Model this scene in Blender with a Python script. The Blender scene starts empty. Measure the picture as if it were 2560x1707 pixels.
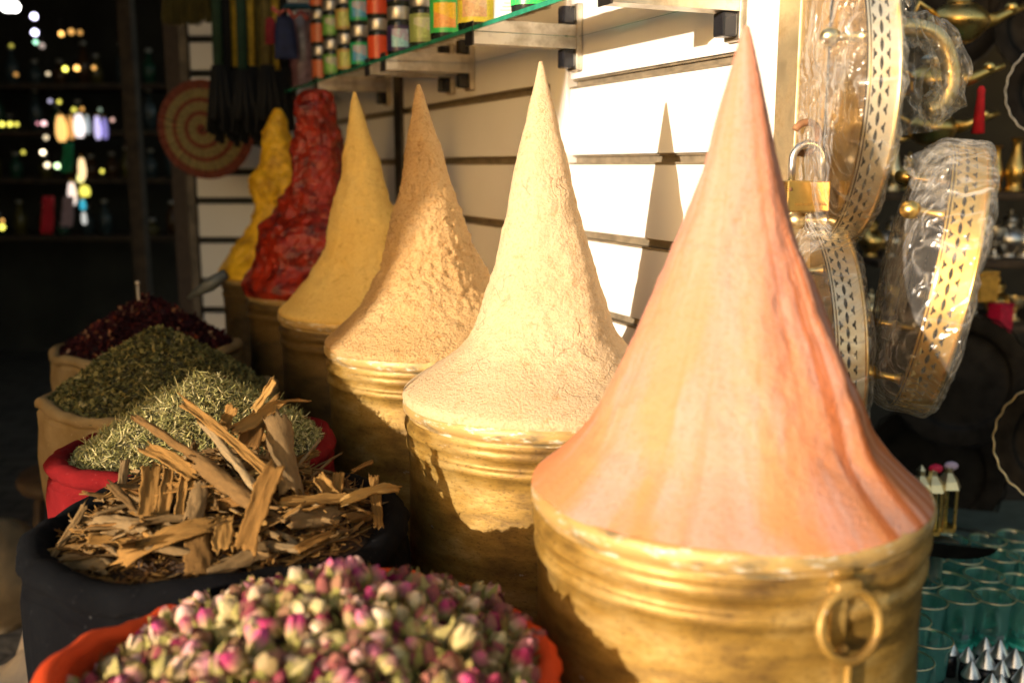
import bpy, math, random
import numpy as np
from mathutils import Vector, Matrix, noise as mn
rad = math.radians
scene = bpy.context.scene
C = scene.collection
random.seed(7); np.random.seed(7)

# ------------------------------------------------------------------ camera
F = 2489.0; EZ = 1.30                      # focal length in photo pixels, eye height
PIT = math.atan(440 / F)
cam = bpy.data.cameras.new('camera'); cam_o = bpy.data.objects.new('camera', cam); C.objects.link(cam_o)
cam_o.location = (0, 0, EZ); cam_o.rotation_euler = (math.pi / 2 - PIT, 0, 0)
cam.lens = 35.0; cam.sensor_width = 36.0; cam.clip_start = 0.05; cam.clip_end = 200
cam.dof.use_dof = True; cam.dof.focus_distance = 1.28; cam.dof.aperture_fstop = 3.3
scene.camera = cam_o
# ------------------------------------------------------------------ world and sun
SUN_AZ, SUN_EL = 42.5, 7.7                 # direction the light travels (from +Y towards +X), elevation
w = bpy.data.worlds.new('World'); scene.world = w; w.use_nodes = True
nt = w.node_tree; nt.nodes.clear()
sky = nt.nodes.new('ShaderNodeTexSky'); sky.sky_type = 'NISHITA'; sky.sun_disc = False
sky.sun_elevation = rad(SUN_EL); sky.sun_rotation = rad(SUN_AZ + 180)
sky.air_density = 1.0; sky.dust_density = 3.0; sky.ozone_density = 0.6
bg = nt.nodes.new('ShaderNodeBackground'); bg.inputs['Strength'].default_value = 0.125
tint = nt.nodes.new('ShaderNodeMix'); tint.data_type = 'RGBA'; tint.blend_type = 'MULTIPLY'; tint.inputs[0].default_value = 1
tint.inputs[7].default_value = (1.0, 0.92, 0.82, 1)
wo = nt.nodes.new('ShaderNodeOutputWorld')
nt.links.new(sky.outputs[0], tint.inputs[6]); nt.links.new(tint.outputs[2], bg.inputs[0]); nt.links.new(bg.outputs[0], wo.inputs[0])
sl = bpy.data.lights.new('sun', 'SUN'); sl.energy = 2.6; sl.angle = rad(0.5); sl.color = (1.0, 0.87, 0.72)
so = bpy.data.objects.new('sun', sl); C.objects.link(so)
SD = Vector((math.sin(rad(SUN_AZ)) * math.cos(rad(SUN_EL)), math.cos(rad(SUN_AZ)) * math.cos(rad(SUN_EL)), -math.sin(rad(SUN_EL))))
so.rotation_euler = SD.to_track_quat('-Z', 'Y').to_euler(); so.location = (-3, -3, 3)
vs = scene.view_settings; vs.view_transform = 'Standard'; vs.look = 'None'; vs.exposure = 1.58; vs.gamma = 1.0
scene.render.engine = 'CYCLES'
scene.cycles.max_bounces = 8; scene.cycles.transparent_max_bounces = 24
scene.cycles.sample_clamp_indirect = 6.0

# ------------------------------------------------------------------ measuring helpers (real positions from sight lines)
fw = Vector((0, math.cos(PIT), -math.sin(PIT))); up = Vector((0, math.sin(PIT), math.cos(PIT))); rt = Vector((1, 0, 0))
EYE = Vector((0, 0, EZ))
def ray(x, y): return fw + rt * ((x - 1280) / F) + up * ((853.5 - y) / F)
def atz(x, y, z): d = ray(x, y); return EYE + d * ((z - EZ) / d.z)
def atY(x, y, Y): d = ray(x, y); return EYE + d * (Y / d.y)
WA = rad(23.7); WN = Vector((math.cos(WA), math.sin(WA), 0)); WU = Vector((-math.sin(WA), math.cos(WA), 0)); NW = 0.78
def atw(x, y, n=NW): d = ray(x, y); return EYE + d * (n / d.dot(WN))
def wp(s, n, z): return WU * s + WN * n + Vector((0, 0, z))
def ws(x, y=400, n=NW): return atw(x, y, n).dot(WU)

# ------------------------------------------------------------------ naming helpers
def tag(o, label=None, cat=None, group=None, kind=None):
    if label: o['label'] = label
    if cat: o['category'] = cat
    if group: o['group'] = group
    if kind: o['kind'] = kind
    return o
def thing(name, label, cat, loc=(0, 0, 0), group=None, rz=0):
    o = bpy.data.objects.new(name, None); C.objects.link(o); o.location = loc; o.rotation_euler = (0, 0, rz)
    o.empty_display_size = 0.05
    return tag(o, label, cat, group)
def copy_tree(o, parent=None):
    c = o.copy(); C.objects.link(c); c.parent = parent
    for ch in list(o.children): copy_tree(ch, c)
    return c

# ------------------------------------------------------------------ mesh helpers
class MB:
    def __init__(s): s.v = []; s.f = []; s.m = []
    def add(s, vs, fs, mi=0, M=None):
        b = len(s.v)
        s.v += [tuple(M @ Vector(v)) for v in vs] if M else [tuple(v) for v in vs]
        s.f += [tuple(i + b for i in f) for f in fs]; s.m += [mi] * len(fs); return s
    def box(s, a, b, mi=0, M=None):
        (x0, y0, z0), (x1, y1, z1) = a, b
        v = [(x0, y0, z0), (x1, y0, z0), (x1, y1, z0), (x0, y1, z0), (x0, y0, z1), (x1, y0, z1), (x1, y1, z1), (x0, y1, z1)]
        return s.add(v, [(0, 3, 2, 1), (4, 5, 6, 7), (0, 1, 5, 4), (1, 2, 6, 5), (2, 3, 7, 6), (3, 0, 4, 7)], mi, M)
    def wbox(s, s0, s1, n0, n1, z0, z1, mi=0):     # box in wall coordinates
        M = Matrix((( WU.x, WN.x, 0, 0), (WU.y, WN.y, 0, 0), (0, 0, 1, 0), (0, 0, 0, 1)))
        return s.box((s0, n0, z0), (s1, n1, z1), mi, M)
    def lathe(s, prof, n=24, mi=0, M=None, fn=None, caps=True):
        vs = []
        for j, (r, z) in enumerate(prof):
            for i in range(n):
                t = 2 * math.pi * i / n
                rr = r * (fn(t, z, j) if fn else 1)
                vs.append((rr * math.cos(t), rr * math.sin(t), z))
        fs = []
        for j in range(len(prof) - 1):
            for i in range(n):
                k = (i + 1) % n
                fs.append((j * n + i, j * n + k, (j + 1) * n + k, (j + 1) * n + i))
        if caps:
            if prof[0][0] > 1e-6: fs.append(tuple(range(n - 1, -1, -1)))
            if prof[-1][0] > 1e-6: fs.append(tuple((len(prof) - 1) * n + i for i in range(n)))
        return s.add(vs, fs, mi, M)
    def tube(s, pts, r, n=8, mi=0, M=None, closed=False):
        P = [Vector(p) for p in pts]; vs = []; k = len(P); X = None
        for i, p in enumerate(P):
            a = P[i - 1] if (i or closed) else p; b = P[(i + 1) % k] if (i < k - 1 or closed) else p
            d = (b - a).normalized()
            if X is None: X = d.orthogonal().normalized()
            X = (X - d * X.dot(d)).normalized(); Y = d.cross(X)
            ri = r[i] if isinstance(r, (list, tuple)) else r
            for j in range(n):
                t = 2 * math.pi * j / n; vs.append(p + X * (ri * math.cos(t)) + Y * (ri * math.sin(t)))
        fs = []
        for i in range(k if closed else k - 1):
            i2 = (i + 1) % k
            for j in range(n): fs.append((i * n + j, i * n + (j + 1) % n, i2 * n + (j + 1) % n, i2 * n + j))
        if not closed: fs += [tuple(range(n - 1, -1, -1)), tuple((k - 1) * n + j for j in range(n))]
        return s.add(vs, fs, mi, M)
    def sphere(s, c, r, n=12, m=8, mi=0, sc=(1, 1, 1), M=None):
        prof = [(max(1e-7, math.sin(math.pi * j / m)) * r, -math.cos(math.pi * j / m) * r) for j in range(m + 1)]
        T = Matrix.Translation(c) @ Matrix.Diagonal((*sc, 1))
        return s.lathe(prof, n, mi, (M @ T) if M else T, caps=False)
    def mesh(s, name, mats, smooth=True, bevel=0):
        me = bpy.data.meshes.new(name); me.from_pydata(s.v, [], s.f)
        for m in (mats if isinstance(mats, (list, tuple)) else [mats]): me.materials.append(m)
        me.polygons.foreach_set('material_index', s.m)
        me.polygons.foreach_set('use_smooth', [smooth] * len(s.f)); me.update()
        return me
    def build(s, name, mats, parent=None, smooth=True, bevel=0, angle=None, loc=None):
        me = s.mesh(name, mats, smooth); o = bpy.data.objects.new(name, me); C.objects.link(o)
        if parent: o.parent = parent
        if loc: o.location = loc
        if bevel:
            b = o.modifiers.new('bevel', 'BEVEL'); b.width = bevel; b.segments = 2; b.limit_method = 'ANGLE'
        if angle: me.set_sharp_from_angle(angle=rad(angle))
        return o
def fbm(p, o=4): return mn.fractal(p, 1.0, 2.0, o)
def interp(prof, n):                         # smooth Catmull-Rom resample of a profile
    out = []; k = len(prof)
    for i in range(k - 1):
        p = [prof[max(0, i - 1)], prof[i], prof[i + 1], prof[min(k - 1, i + 2)]]
        for q in range(n):
            t = q / n
            out.append(tuple(0.5 * (2 * p[1][a] + (p[2][a] - p[0][a]) * t + (2 * p[0][a] - 5 * p[1][a] + 4 * p[2][a] - p[3][a]) * t * t + (3 * p[1][a] - p[0][a] - 3 * p[2][a] + p[3][a]) * t ** 3) for a in (0, 1)))
    out.append(prof[-1]); return out

# ------------------------------------------------------------------ materials
def newmat(name):
    m = bpy.data.materials.new(name); m.use_nodes = True; m.node_tree.nodes.clear()
    N = m.node_tree.nodes; out = N.new('ShaderNodeOutputMaterial'); b = N.new('ShaderNodeBsdfPrincipled')
    m.node_tree.links.new(b.outputs[0], out.inputs[0]); return m, m.node_tree, b, out
def tc(t, scale=1.0, kind='Object', vec=None):
    n = t.nodes.new('ShaderNodeTexCoord'); mp = t.nodes.new('ShaderNodeMapping')
    t.links.new(n.outputs[kind], mp.inputs[0]); mp.inputs['Scale'].default_value = vec or (scale,) * 3; return mp.outputs[0]
def noi(t, co, scale, detail=4, rough=0.55, dist=0):
    n = t.nodes.new('ShaderNodeTexNoise'); t.links.new(co, n.inputs['Vector']); n.inputs['Scale'].default_value = scale
    n.inputs['Detail'].default_value = detail; n.inputs['Roughness'].default_value = rough; n.inputs['Distortion'].default_value = dist; return n.outputs[0]
def ramp(t, fac, stops):
    r = t.nodes.new('ShaderNodeValToRGB'); t.links.new(fac, r.inputs[0]); e = r.color_ramp.elements
    while len(e) < len(stops): e.new(0.5)
    for i, (p, c) in enumerate(stops): e[i].position = p; e[i].color = (*c, 1) if len(c) == 3 else c
    return r.outputs[0]
def mixc(t, fac, a, b, mode='MIX'):
    n = t.nodes.new('ShaderNodeMix'); n.data_type = 'RGBA'; n.blend_type = mode
    for inp, v in ((n.inputs[0], fac), (n.inputs[6], a), (n.inputs[7], b)):
        if hasattr(v, 'links'): t.links.new(v, inp)
        elif isinstance(v, (int, float)): inp.default_value = v
        else: inp.default_value = (*v, 1)
    return n.outputs[2]
def mth(t, op, a, b=0.0):
    n = t.nodes.new('ShaderNodeMath'); n.operation = op
    for i, v in ((0, a), (1, b)):
        if hasattr(v, 'links'): t.links.new(v, n.inputs[i])
        else: n.inputs[i].default_value = v
    return n.outputs[0]
def bump(t, b, h, st=0.5, dist=0.01, prev=None):
    n = t.nodes.new('ShaderNodeBump'); n.inputs['Strength'].default_value = st; n.inputs['Distance'].default_value = dist
    t.links.new(h, n.inputs['Height'])
    if prev: t.links.new(prev, n.inputs['Normal'])
    t.links.new(n.outputs[0], b.inputs['Normal']); return n.outputs[0]
def simple(name, c, rough=0.6, metal=0.0, var=0.25, scale=30, bmp=0.0, bdist=0.002, emit=None, estr=0, alpha=None, trans=0, co='Object'):
    m, t, b, o = newmat(name); v = tc(t, 1.0, co)
    n = noi(t, v, scale)
    lo = tuple(x * (1 - var) for x in c); hi = tuple(min(1, x * (1 + var)) for x in c)
    t.links.new(ramp(t, n, [(0.3, lo), (0.7, hi)]), b.inputs['Base Color'])
    b.inputs['Roughness'].default_value = rough; b.inputs['Metallic'].default_value = metal
    if bmp: bump(t, b, n, bmp, bdist)
    if emit: b.inputs['Emission Color'].default_value = (*emit, 1); b.inputs['Emission Strength'].default_value = estr
    if trans: b.inputs['Transmission Weight'].default_value = trans
    return m

def powder(name, base, pale, dark, grain=260, crack=0.5, lump=0.3, streak=0.0, off=0.0):
    m, t, b, o = newmat(name); v = tc(t)
    if streak:
        sp = t.nodes.new('ShaderNodeSeparateXYZ'); t.links.new(v, sp.inputs[0]); cb = t.nodes.new('ShaderNodeCombineXYZ'); t.links.new(sp.outputs[0], cb.inputs[0]); t.links.new(sp.outputs[1], cb.inputs[1])
        nm = t.nodes.new('ShaderNodeVectorMath'); nm.operation = 'NORMALIZE'; t.links.new(cb.outputs[0], nm.inputs[0])
        sz = t.nodes.new('ShaderNodeSeparateXYZ'); t.links.new(nm.outputs[0], sz.inputs[0]); c2 = t.nodes.new('ShaderNodeCombineXYZ')
        t.links.new(sz.outputs[0], c2.inputs[0]); t.links.new(sz.outputs[1], c2.inputs[1]); t.links.new(sp.outputs[2], c2.inputs[2]); slope = c2.outputs[0]
        def sn(k, kz, d_): mp = t.nodes.new('ShaderNodeMapping'); t.links.new(slope, mp.inputs[0]); mp.inputs['Scale'].default_value = (k, k, kz); return noi(t, mp.outputs[0], 1.0, d_, 0.5, 0.15)
    big = sn(3.2, 5, 3) if streak else noi(t, v, 9, 5); fine = noi(t, v, grain, 3, 0.7); mid = noi(t, v, 70, 5, 0.65)
    col = mixc(t, ramp(t, big, [(0.35, (0, 0, 0)), (0.68, (1, 1, 1))]), base, pale)
    col = mixc(t, ramp(t, mid, [(0.28, (0.15 if streak else 0.75,) * 3), (0.42, (0, 0, 0))]), col, dark)
    col = mixc(t, ramp(t, fine, [(0.30, (0.5 if streak else 0.55,) * 3), (0.5, (0, 0, 0))]), col, dark)
    if streak:
        st = sn(8, 4.5, 3)
        col = mixc(t, ramp(t, st, [(0.52, (0, 0, 0)), (0.66, (streak,) * 3)]), col, dark)
    if streak:
        gate_r = ramp(t, sz.outputs[0], [(0.15, (.06,) * 3), (0.62, (1, 1, 1))])
        sf = sn(2.3, 7, 5); zt_ = ramp(t, mth(t, 'MULTIPLY', sp.outputs[2], 2.5), [(0.0, (1, 1, 1)), (0.55, (0.25,) * 3), (1.0, (.1,) * 3)])
        col = mixc(t, mixc(t, 1.0, ramp(t, sf, [(0.46, (0, 0, 0)), (0.56, (0.85,) * 3)]), zt_, 'MULTIPLY'), col, (0.58, 0.22, 0.08))
        lines = sn(15, 2.5, 2); col = mixc(t, mixc(t, 1.0, ramp(t, lines, [(0.53, (0, 0, 0)), (0.60, (0.85,) * 3)]), gate_r, 'MULTIPLY'), col, (0.40, 0.11, 0.03))
    # fine cracks: thin voronoi edges, only where a large noise lets them through
    vo = t.nodes.new('ShaderNodeTexVoronoi'); vo.feature = 'DISTANCE_TO_EDGE'; vo.inputs['Scale'].default_value = 26
    dn = t.nodes.new('ShaderNodeTexNoise'); dn.inputs['Scale'].default_value = 25; dn.inputs['Detail'].default_value = 5; t.links.new(v, dn.inputs['Vector'])
    ad = t.nodes.new('ShaderNodeVectorMath'); ad.operation = 'MULTIPLY_ADD'; t.links.new(dn.outputs[1], ad.inputs[0]); ad.inputs[1].default_value = (0.05,) * 3; t.links.new(v, ad.inputs[2])
    t.links.new(ad.outputs[0], vo.inputs['Vector'])
    ln = ramp(t, vo.outputs['Distance'], [(0.0, (1, 1, 1)), (0.036, (0, 0, 0))])
    gate = ramp(t, noi(t, v, 13 + off, 2), [(0.545, (0, 0, 0)), (0.60, (1, 1, 1))])
    ck = mth(t, 'MULTIPLY', mixc(t, 1.0, ln, gate, 'MULTIPLY'), crack)
    col = mixc(t, ck, col, tuple(x * 0.35 for x in dark))
    t.links.new(col, b.inputs['Base Color']); b.inputs['Roughness'].default_value = 0.95
    b.inputs['Specular IOR Level'].default_value = 0.03
    p = bump(t, b, fine, 0.5 if streak else 0.85, 0.003); p = bump(t, b, mid, lump, 0.006, p)
    inv = mth(t, 'SUBTRACT', 1.0, ck); bump(t, b, inv, 0.7, 0.004, p)
    return m

def brass_tin(name, dark=(0.085, 0.042, 0.008), mid=(0.34, 0.20, 0.04), pale=(0.60, 0.42, 0.155)):
    m, t, b, o = newmat(name); v = tc(t, 1.0, 'Object', (1, 1, 2.2))
    n1 = noi(t, v, 11, 6, 0.6); n2 = noi(t, tc(t, 1.0, 'Object', (9, 9, 110)), 1, 5); n3 = noi(t, v, 170, 4, 0.7)
    col = ramp(t, n1, [(0.3, dark), (0.52, mid), (0.78, pale)])
    col = mixc(t, ramp(t, n2, [(0.32, (0.35,) * 3), (0.6, (0, 0, 0))]), col, dark)
    col = mixc(t, ramp(t, n3, [(0.30, (0.7,) * 3), (0.46, (0, 0, 0))]), col, tuple(x * 0.5 for x in dark))
    spot = ramp(t, noi(t, v, 24, 5, 0.7), [(0.66, (0, 0, 0)), (0.72, (0.8,) * 3)])
    col = mixc(t, spot, col, (0.6, 0.58, 0.5))
    t.links.new(col, b.inputs['Base Color']); b.inputs['Metallic'].default_value = 0.36
    t.links.new(ramp(t, n1, [(0.3, (0.6,) * 3), (0.7, (0.42,) * 3)]), b.inputs['Roughness'])
    p = bump(t, b, n3, 0.25, 0.0012); bump(t, b, n1, 0.3, 0.006, p); return m
def flecked(name):                            # worn rim metal: brass with chalky corrosion flecks
    m, t, b, o = newmat(name); v = tc(t, 1.0, 'Object', (1, 1, 3))
    fl = ramp(t, noi(t, v, 45, 6, 0.72), [(0.54, (0, 0, 0)), (0.64, (.8, .8, .8))])
    bl = ramp(t, noi(t, v, 16, 5, 0.65), [(0.3, (0.10, 0.10, 0.07)), (0.5, (0.52, 0.34, 0.12))])
    t.links.new(mixc(t, fl, bl, (0.74, 0.70, 0.58)), b.inputs['Base Color']); b.inputs['Metallic'].default_value = 0.35
    b.inputs['Roughness'].default_value = 0.5; bump(t, b, fl, 0.4, 0.002); return m
def cloth(name, c, c2=None, weave=700, fuzz=0.3):
    m, t, b, o = newmat(name); v = tc(t)
    n = noi(t, v, 14, 5); n2 = noi(t, v, weave, 2, 0.8)
    col = mixc(t, ramp(t, n, [(0.35, (0, 0, 0)), (0.7, (1, 1, 1))]), c, c2 or tuple(x * 0.7 for x in c))
    col = mixc(t, ramp(t, noi(t, v, 160, 2, 0.9), [(0.66, (0, 0, 0)), (0.74, (0.25,) * 3)]), col, tuple(min(1, x * 2 + 0.10) for x in c))
    t.links.new(col, b.inputs['Base Color']); b.inputs['Roughness'].default_value = 0.95; b.inputs['Specular IOR Level'].default_value = 0.1
    b.inputs['Sheen Weight'].default_value = 0.0
    wv = t.nodes.new('ShaderNodeTexWave'); wv.inputs['Scale'].default_value = 260; t.links.new(v, wv.inputs['Vector']); wv.bands_direction = 'Z'
    p = bump(t, b, n2, 0.6, 0.0015); p = bump(t, b, wv.outputs['Fac'], 0.15, 0.0006, p); bump(t, b, n, 0.35, 0.012, p); return m
def island(name, stops, rough=0.8, spec=0.2, sub=0.0, src='island', stretch=None):
    m, t, b, o = newmat(name)
    if src == 'island': g = t.nodes.new('ShaderNodeNewGeometry').outputs['Random Per Island']
    else: g = t.nodes.new('ShaderNodeObjectInfo').outputs['Random']
    v = tc(t); n = noi(t, tc(t, 1.0, 'Object', stretch), 1, 5, 0.65) if stretch else noi(t, v, 120, 3)
    col = ramp(t, g, stops); col = mixc(t, 0.55, col, ramp(t, n, [(0.3, (0.45,) * 3), (0.7, (1, 1, 1))]), 'MULTIPLY')
    t.links.new(col, b.inputs['Base Color']); b.inputs['Roughness'].default_value = rough; b.inputs['Specular IOR Level'].default_value = spec
    bump(t, b, n, 0.8 if stretch else 0.3, 0.002); return m
def metal(name, c, rough=0.3, bscale=60, bst=0.15, dirt=None):
    m, t, b, o = newmat(name); v = tc(t); n = noi(t, v, bscale, 4); n2 = noi(t, v, 22, 6, 0.65)
    col = mixc(t, ramp(t, n2, [(0.45, (0, 0, 0)), (0.7, (0.8,) * 3)]), c, dirt or tuple(x * 0.55 for x in c))
    t.links.new(col, b.inputs['Base Color']); b.inputs['Metallic'].default_value = 1
    t.links.new(ramp(t, n2, [(0.3, (rough,) * 3), (0.75, (min(1, rough + 0.25),) * 3)]), b.inputs['Roughness']); bump(t, b, n, bst, 0.002); return m
def glass(name, c=(1, 1, 1), rough=0.02, thin=0.75, edge=0.25):
    m, t, b, o = newmat(name); t.nodes.remove(b)
    tr = t.nodes.new('ShaderNodeBsdfTransparent'); tr.inputs[0].default_value = (*c, 1)
    gl = t.nodes.new('ShaderNodeBsdfGlossy'); gl.inputs['Roughness'].default_value = rough; gl.inputs[0].default_value = (1, 1, 1, 1)
    fr = t.nodes.new('ShaderNodeLayerWeight'); fr.inputs[0].default_value = edge
    nb = t.nodes.new('ShaderNodeBump'); nb.inputs['Strength'].default_value = 0.1; t.links.new(noi(t, tc(t), 25, 2), nb.inputs['Height'])
    t.links.new(nb.outputs[0], gl.inputs['Normal'])
    mx = t.nodes.new('ShaderNodeMixShader'); t.links.new(fr.outputs['Fresnel'], mx.inputs[0]); t.links.new(tr.outputs[0], mx.inputs[1]); t.links.new(gl.outputs[0], mx.inputs[2])
    t.links.new(mx.outputs[0], o.inputs[0]); return m
def film(name, tintc=(0.97, 0.94, 0.86)):     # crinkled cellophane
    m, t, b, o = newmat(name); t.nodes.remove(b); v = tc(t)
    tr = t.nodes.new('ShaderNodeBsdfTransparent'); tr.inputs[0].default_value = (*tintc, 1)
    gl = t.nodes.new('ShaderNodeBsdfGlossy'); gl.inputs['Roughness'].default_value = 0.18
    df = t.nodes.new('ShaderNodeBsdfTranslucent'); df.inputs[0].default_value = (0.9, 0.88, 0.82, 1)
    h1 = noi(t, v, 9, 3, 0.5, 0.8)
    rid = mth(t, 'ABSOLUTE', mth(t, 'SUBTRACT', h1, 0.5))
    h2 = noi(t, tc(t, 1.0, 'Object', (26, 7, 12)), 1, 3, 0.5, 1.0); rid2 = mth(t, 'ABSOLUTE', mth(t, 'SUBTRACT', h2, 0.5))
    n1 = t.nodes.new('ShaderNodeBump'); n1.inputs['Strength'].default_value = 1.0; n1.inputs['Distance'].default_value = 0.035; t.links.new(mth(t, 'ADD', rid, rid2), n1.inputs['Height'])
    t.links.new(n1.outputs[0], gl.inputs['Normal'])
    _l = t.nodes.new('ShaderNodeLayerWeight'); _l.inputs[0].default_value = .5; t.links.new(n1.outputs[0], _l.inputs['Normal']); _lw = _l.outputs['Facing']
    crease = ramp(t, rid, [(0.0, (0.13,) * 3), (0.03, (0.0,) * 3)])
    crease2 = ramp(t, rid2, [(0.0, (0.20,) * 3), (0.02, (0.0,) * 3)])
    a = t.nodes.new('ShaderNodeMixShader'); a.inputs[0].default_value = 0.30
    t.links.new(df.outputs[0], a.inputs[2]); t.links.new(gl.outputs[0], a.inputs[1])
    fac = mth(t, 'ADD', mth(t, 'ADD', crease, crease2), mth(t, 'ADD', 0.085, mth(t, 'MULTIPLY', mth(t, 'POWER', _lw, 3.0), 0.5)))
    dd = t.nodes.new('ShaderNodeBsdfDiffuse'); dd.inputs[0].default_value = (.92, .9, .86, 1); a2 = t.nodes.new('ShaderNodeMixShader'); a2.inputs[0].default_value = .45
    t.links.new(a.outputs[0], a2.inputs[1]); t.links.new(dd.outputs[0], a2.inputs[2]); a = a2
    mx = t.nodes.new('ShaderNodeMixShader'); t.links.new(fac, mx.inputs[0]); t.links.new(tr.outputs[0], mx.inputs[1]); t.links.new(a.outputs[0], mx.inputs[2])
    t.links.new(mx.outputs[0], o.inputs[0]); return m
def lamp(name, c, s):
    m, t, b, o = newmat(name); b.inputs['Base Color'].default_value = (*c, 1)
    t.links.new(ramp(t, noi(t, tc(t), 40, 2), [(0.0, tuple(x * 0.9 for x in c)), (1.0, c)]), b.inputs['Emission Color']); b.inputs['Emission Strength'].default_value = s; return m

M = {}
M['tin'] = brass_tin('aged_brass_tin'); M['rim'] = flecked('worn_flecked_rim')
M['tin_shaded'] = brass_tin('shaded_brass_tin', (0.035, 0.022, 0.007), (0.12, 0.07, 0.02), (0.22, 0.135, 0.045))  # darker copy of the tin brass, shade put into its colour
M['orange'] = powder('orange_powder', (0.50, 0.245, 0.175), (0.50, 0.295, 0.245), (0.50, 0.17, 0.06), 240, 0.04, 0.12, 0.35)
M['cream'] = powder('cream_powder', (0.57, 0.415, 0.245), (0.60, 0.45, 0.285), (0.44, 0.26, 0.11), 300, 0.28, 0.22, 0, 0)
M['tan'] = powder('tan_powder', (0.58, 0.36, 0.155), (0.63, 0.42, 0.20), (0.36, 0.17, 0.05), 280, 0.3, 0.9, 0, 3)
M['mustard'] = powder('mustard_powder', (0.80, 0.53, 0.15), (0.84, 0.60, 0.20), (0.56, 0.31, 0.07), 300, 0.12, 0.35, 0, 6)
def paste(name, c, dark, spec=0.35, rough=0.30):
    m, t, b, o = newmat(name); v = tc(t); n = noi(t, v, 28, 6, 0.6); f = noi(t, v, 130, 3, 0.6)
    t.links.new(ramp(t, n, [(0.35, dark), (0.58, c)]), b.inputs['Base Color'])
    b.inputs['Roughness'].default_value = rough; b.inputs['Specular IOR Level'].default_value = spec
    b.inputs['Coat Weight'].default_value = 0.4; b.inputs['Coat Roughness'].default_value = 0.05
    p = bump(t, b, n, 0.5, 0.012); bump(t, b, f, 0.5, 0.004, p)
    cb = t.nodes.new('ShaderNodeBump'); cb.inputs['Strength'].default_value = 1; cb.inputs['Distance'].default_value = .012; t.links.new(noi(t, v, 85, 2, .5), cb.inputs['Height']); t.links.new(cb.outputs[0], b.inputs['Coat Normal'])
    return m
M['redpaste'] = paste('red_paste', (0.36, 0.024, 0.006), (0.09, 0.006, 0.004))
M['yelpaste'] = paste('yellow_paste', (0.90, 0.52, 0.02), (0.50, 0.24, 0.01), 0.3, 0.45)
M['orange_cloth'] = cloth('orange_cloth', (0.62, 0.075, 0.018), (0.5, 0.05, 0.012))
M['red_cloth'] = cloth('red_cloth', (0.17, 0.008, 0.009), (0.11, 0.005, 0.006))
M['black_cloth'] = cloth('black_cloth', (0.0035, 0.004, 0.005), (0.002, 0.002, 0.003), fuzz=0.1)
M['burlap'] = cloth('burlap', (0.34, 0.235, 0.11), (0.22, 0.14, 0.055), 300)
M['bark'] = island('bark_outside', [(0, (0.13, 0.075, 0.028)), (0.4, (0.24, 0.16, 0.075)), (0.7, (0.17, 0.09, 0.028)), (1, (0.30, 0.215, 0.11))], 0.9, 0.1, src='object', stretch=(90, 160, 160))
M['barkin'] = island('bark_inside', [(0, (0.17, 0.078, 0.020)), (0.35, (0.33, 0.18, 0.050)), (0.7, (0.24, 0.12, 0.030)), (1, (0.40, 0.235, 0.070))], 0.8, 0.15, src='object', stretch=(22, 260, 260))
M['panel'] = simple('white_panel', (0.80, 0.78, 0.75), 0.35, 0, 0.02, 8)
M['alu'] = simple('groove_aluminium', (0.24, 0.195, 0.13), 0.4, 0.25, 0.3, 40)
M['steel'] = metal('worn_steel', (0.74, 0.68, 0.56), 0.34, 110, 0.2, (0.30, 0.24, 0.15))
M['dark_steel'] = metal('dark_steel', (0.10, 0.09, 0.08), 0.4)
M['frame_white'] = simple('white_frame', (0.82, 0.80, 0.77), 0.4, 0, 0.04, 12)
M['rust'] = simple('rusty_metal', (0.26, 0.13, 0.06), 0.75, 0.4, 0.5, 60, 0.5)
M['post'] = metal('brassy_post_caustics', (0.86, 0.72, 0.46), 0.42, 14, 0.5, (0.45, 0.30, 0.13))  # golden mottling and waves stand in for caustic light
M['brass'] = metal('polished_brass', (0.85, 0.60, 0.20), 0.22, 30, 0.1, (0.6, 0.36, 0.08))
M['brass_pale'] = metal('pale_brass', (0.90, 0.76, 0.46), 0.25, 30, 0.1, (0.75, 0.55, 0.25))
M['chrome'] = metal('shackle_steel', (0.75, 0.73, 0.70), 0.22, 30, 0.05)
M['silver'] = metal('silver_metal', (0.75, 0.74, 0.70), 0.25, 40, 0.1)
M['glass_green'] = glass('green_edge_glass', (0.93, 0.985, 0.96), edge=.08)
M['glass_edge'] = simple('glass_edge', (0.03, 0.24, 0.14), 0.08, 0, 0.3, 40)
M['film'] = film('cellophane')
M['tray_face'] = metal('mirror_tray_face', (.20, .15, .075), .10, 12, .04, (.10, .065, .03))
M['gallery'] = metal('silvery_gallery', (.97, .93, .84), .42, 60, .12, (.80, .60, .30))  # pale silvery metal of the two paler trays
M['gallery_gold'] = metal('golden_gallery', (.95, .70, .28), .36, 60, .12, (.75, .45, .12))
M['wood'] = simple('dark_wood', (0.05, 0.032, 0.018), 0.7, 0, 0.5, 20, 0.3)
M['black'] = simple('black_matter', (0.005, 0.005, 0.005), 0.8, 0, 0.4, 20)
M['black_gloss'] = simple('black_gloss', (0.015, 0.015, 0.018), 0.25, 0, 0.4, 20)
M['dark_wall'] = simple('dark_interior', (0.035, 0.035, 0.03), 0.9, 0, 0.4, 3)

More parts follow.
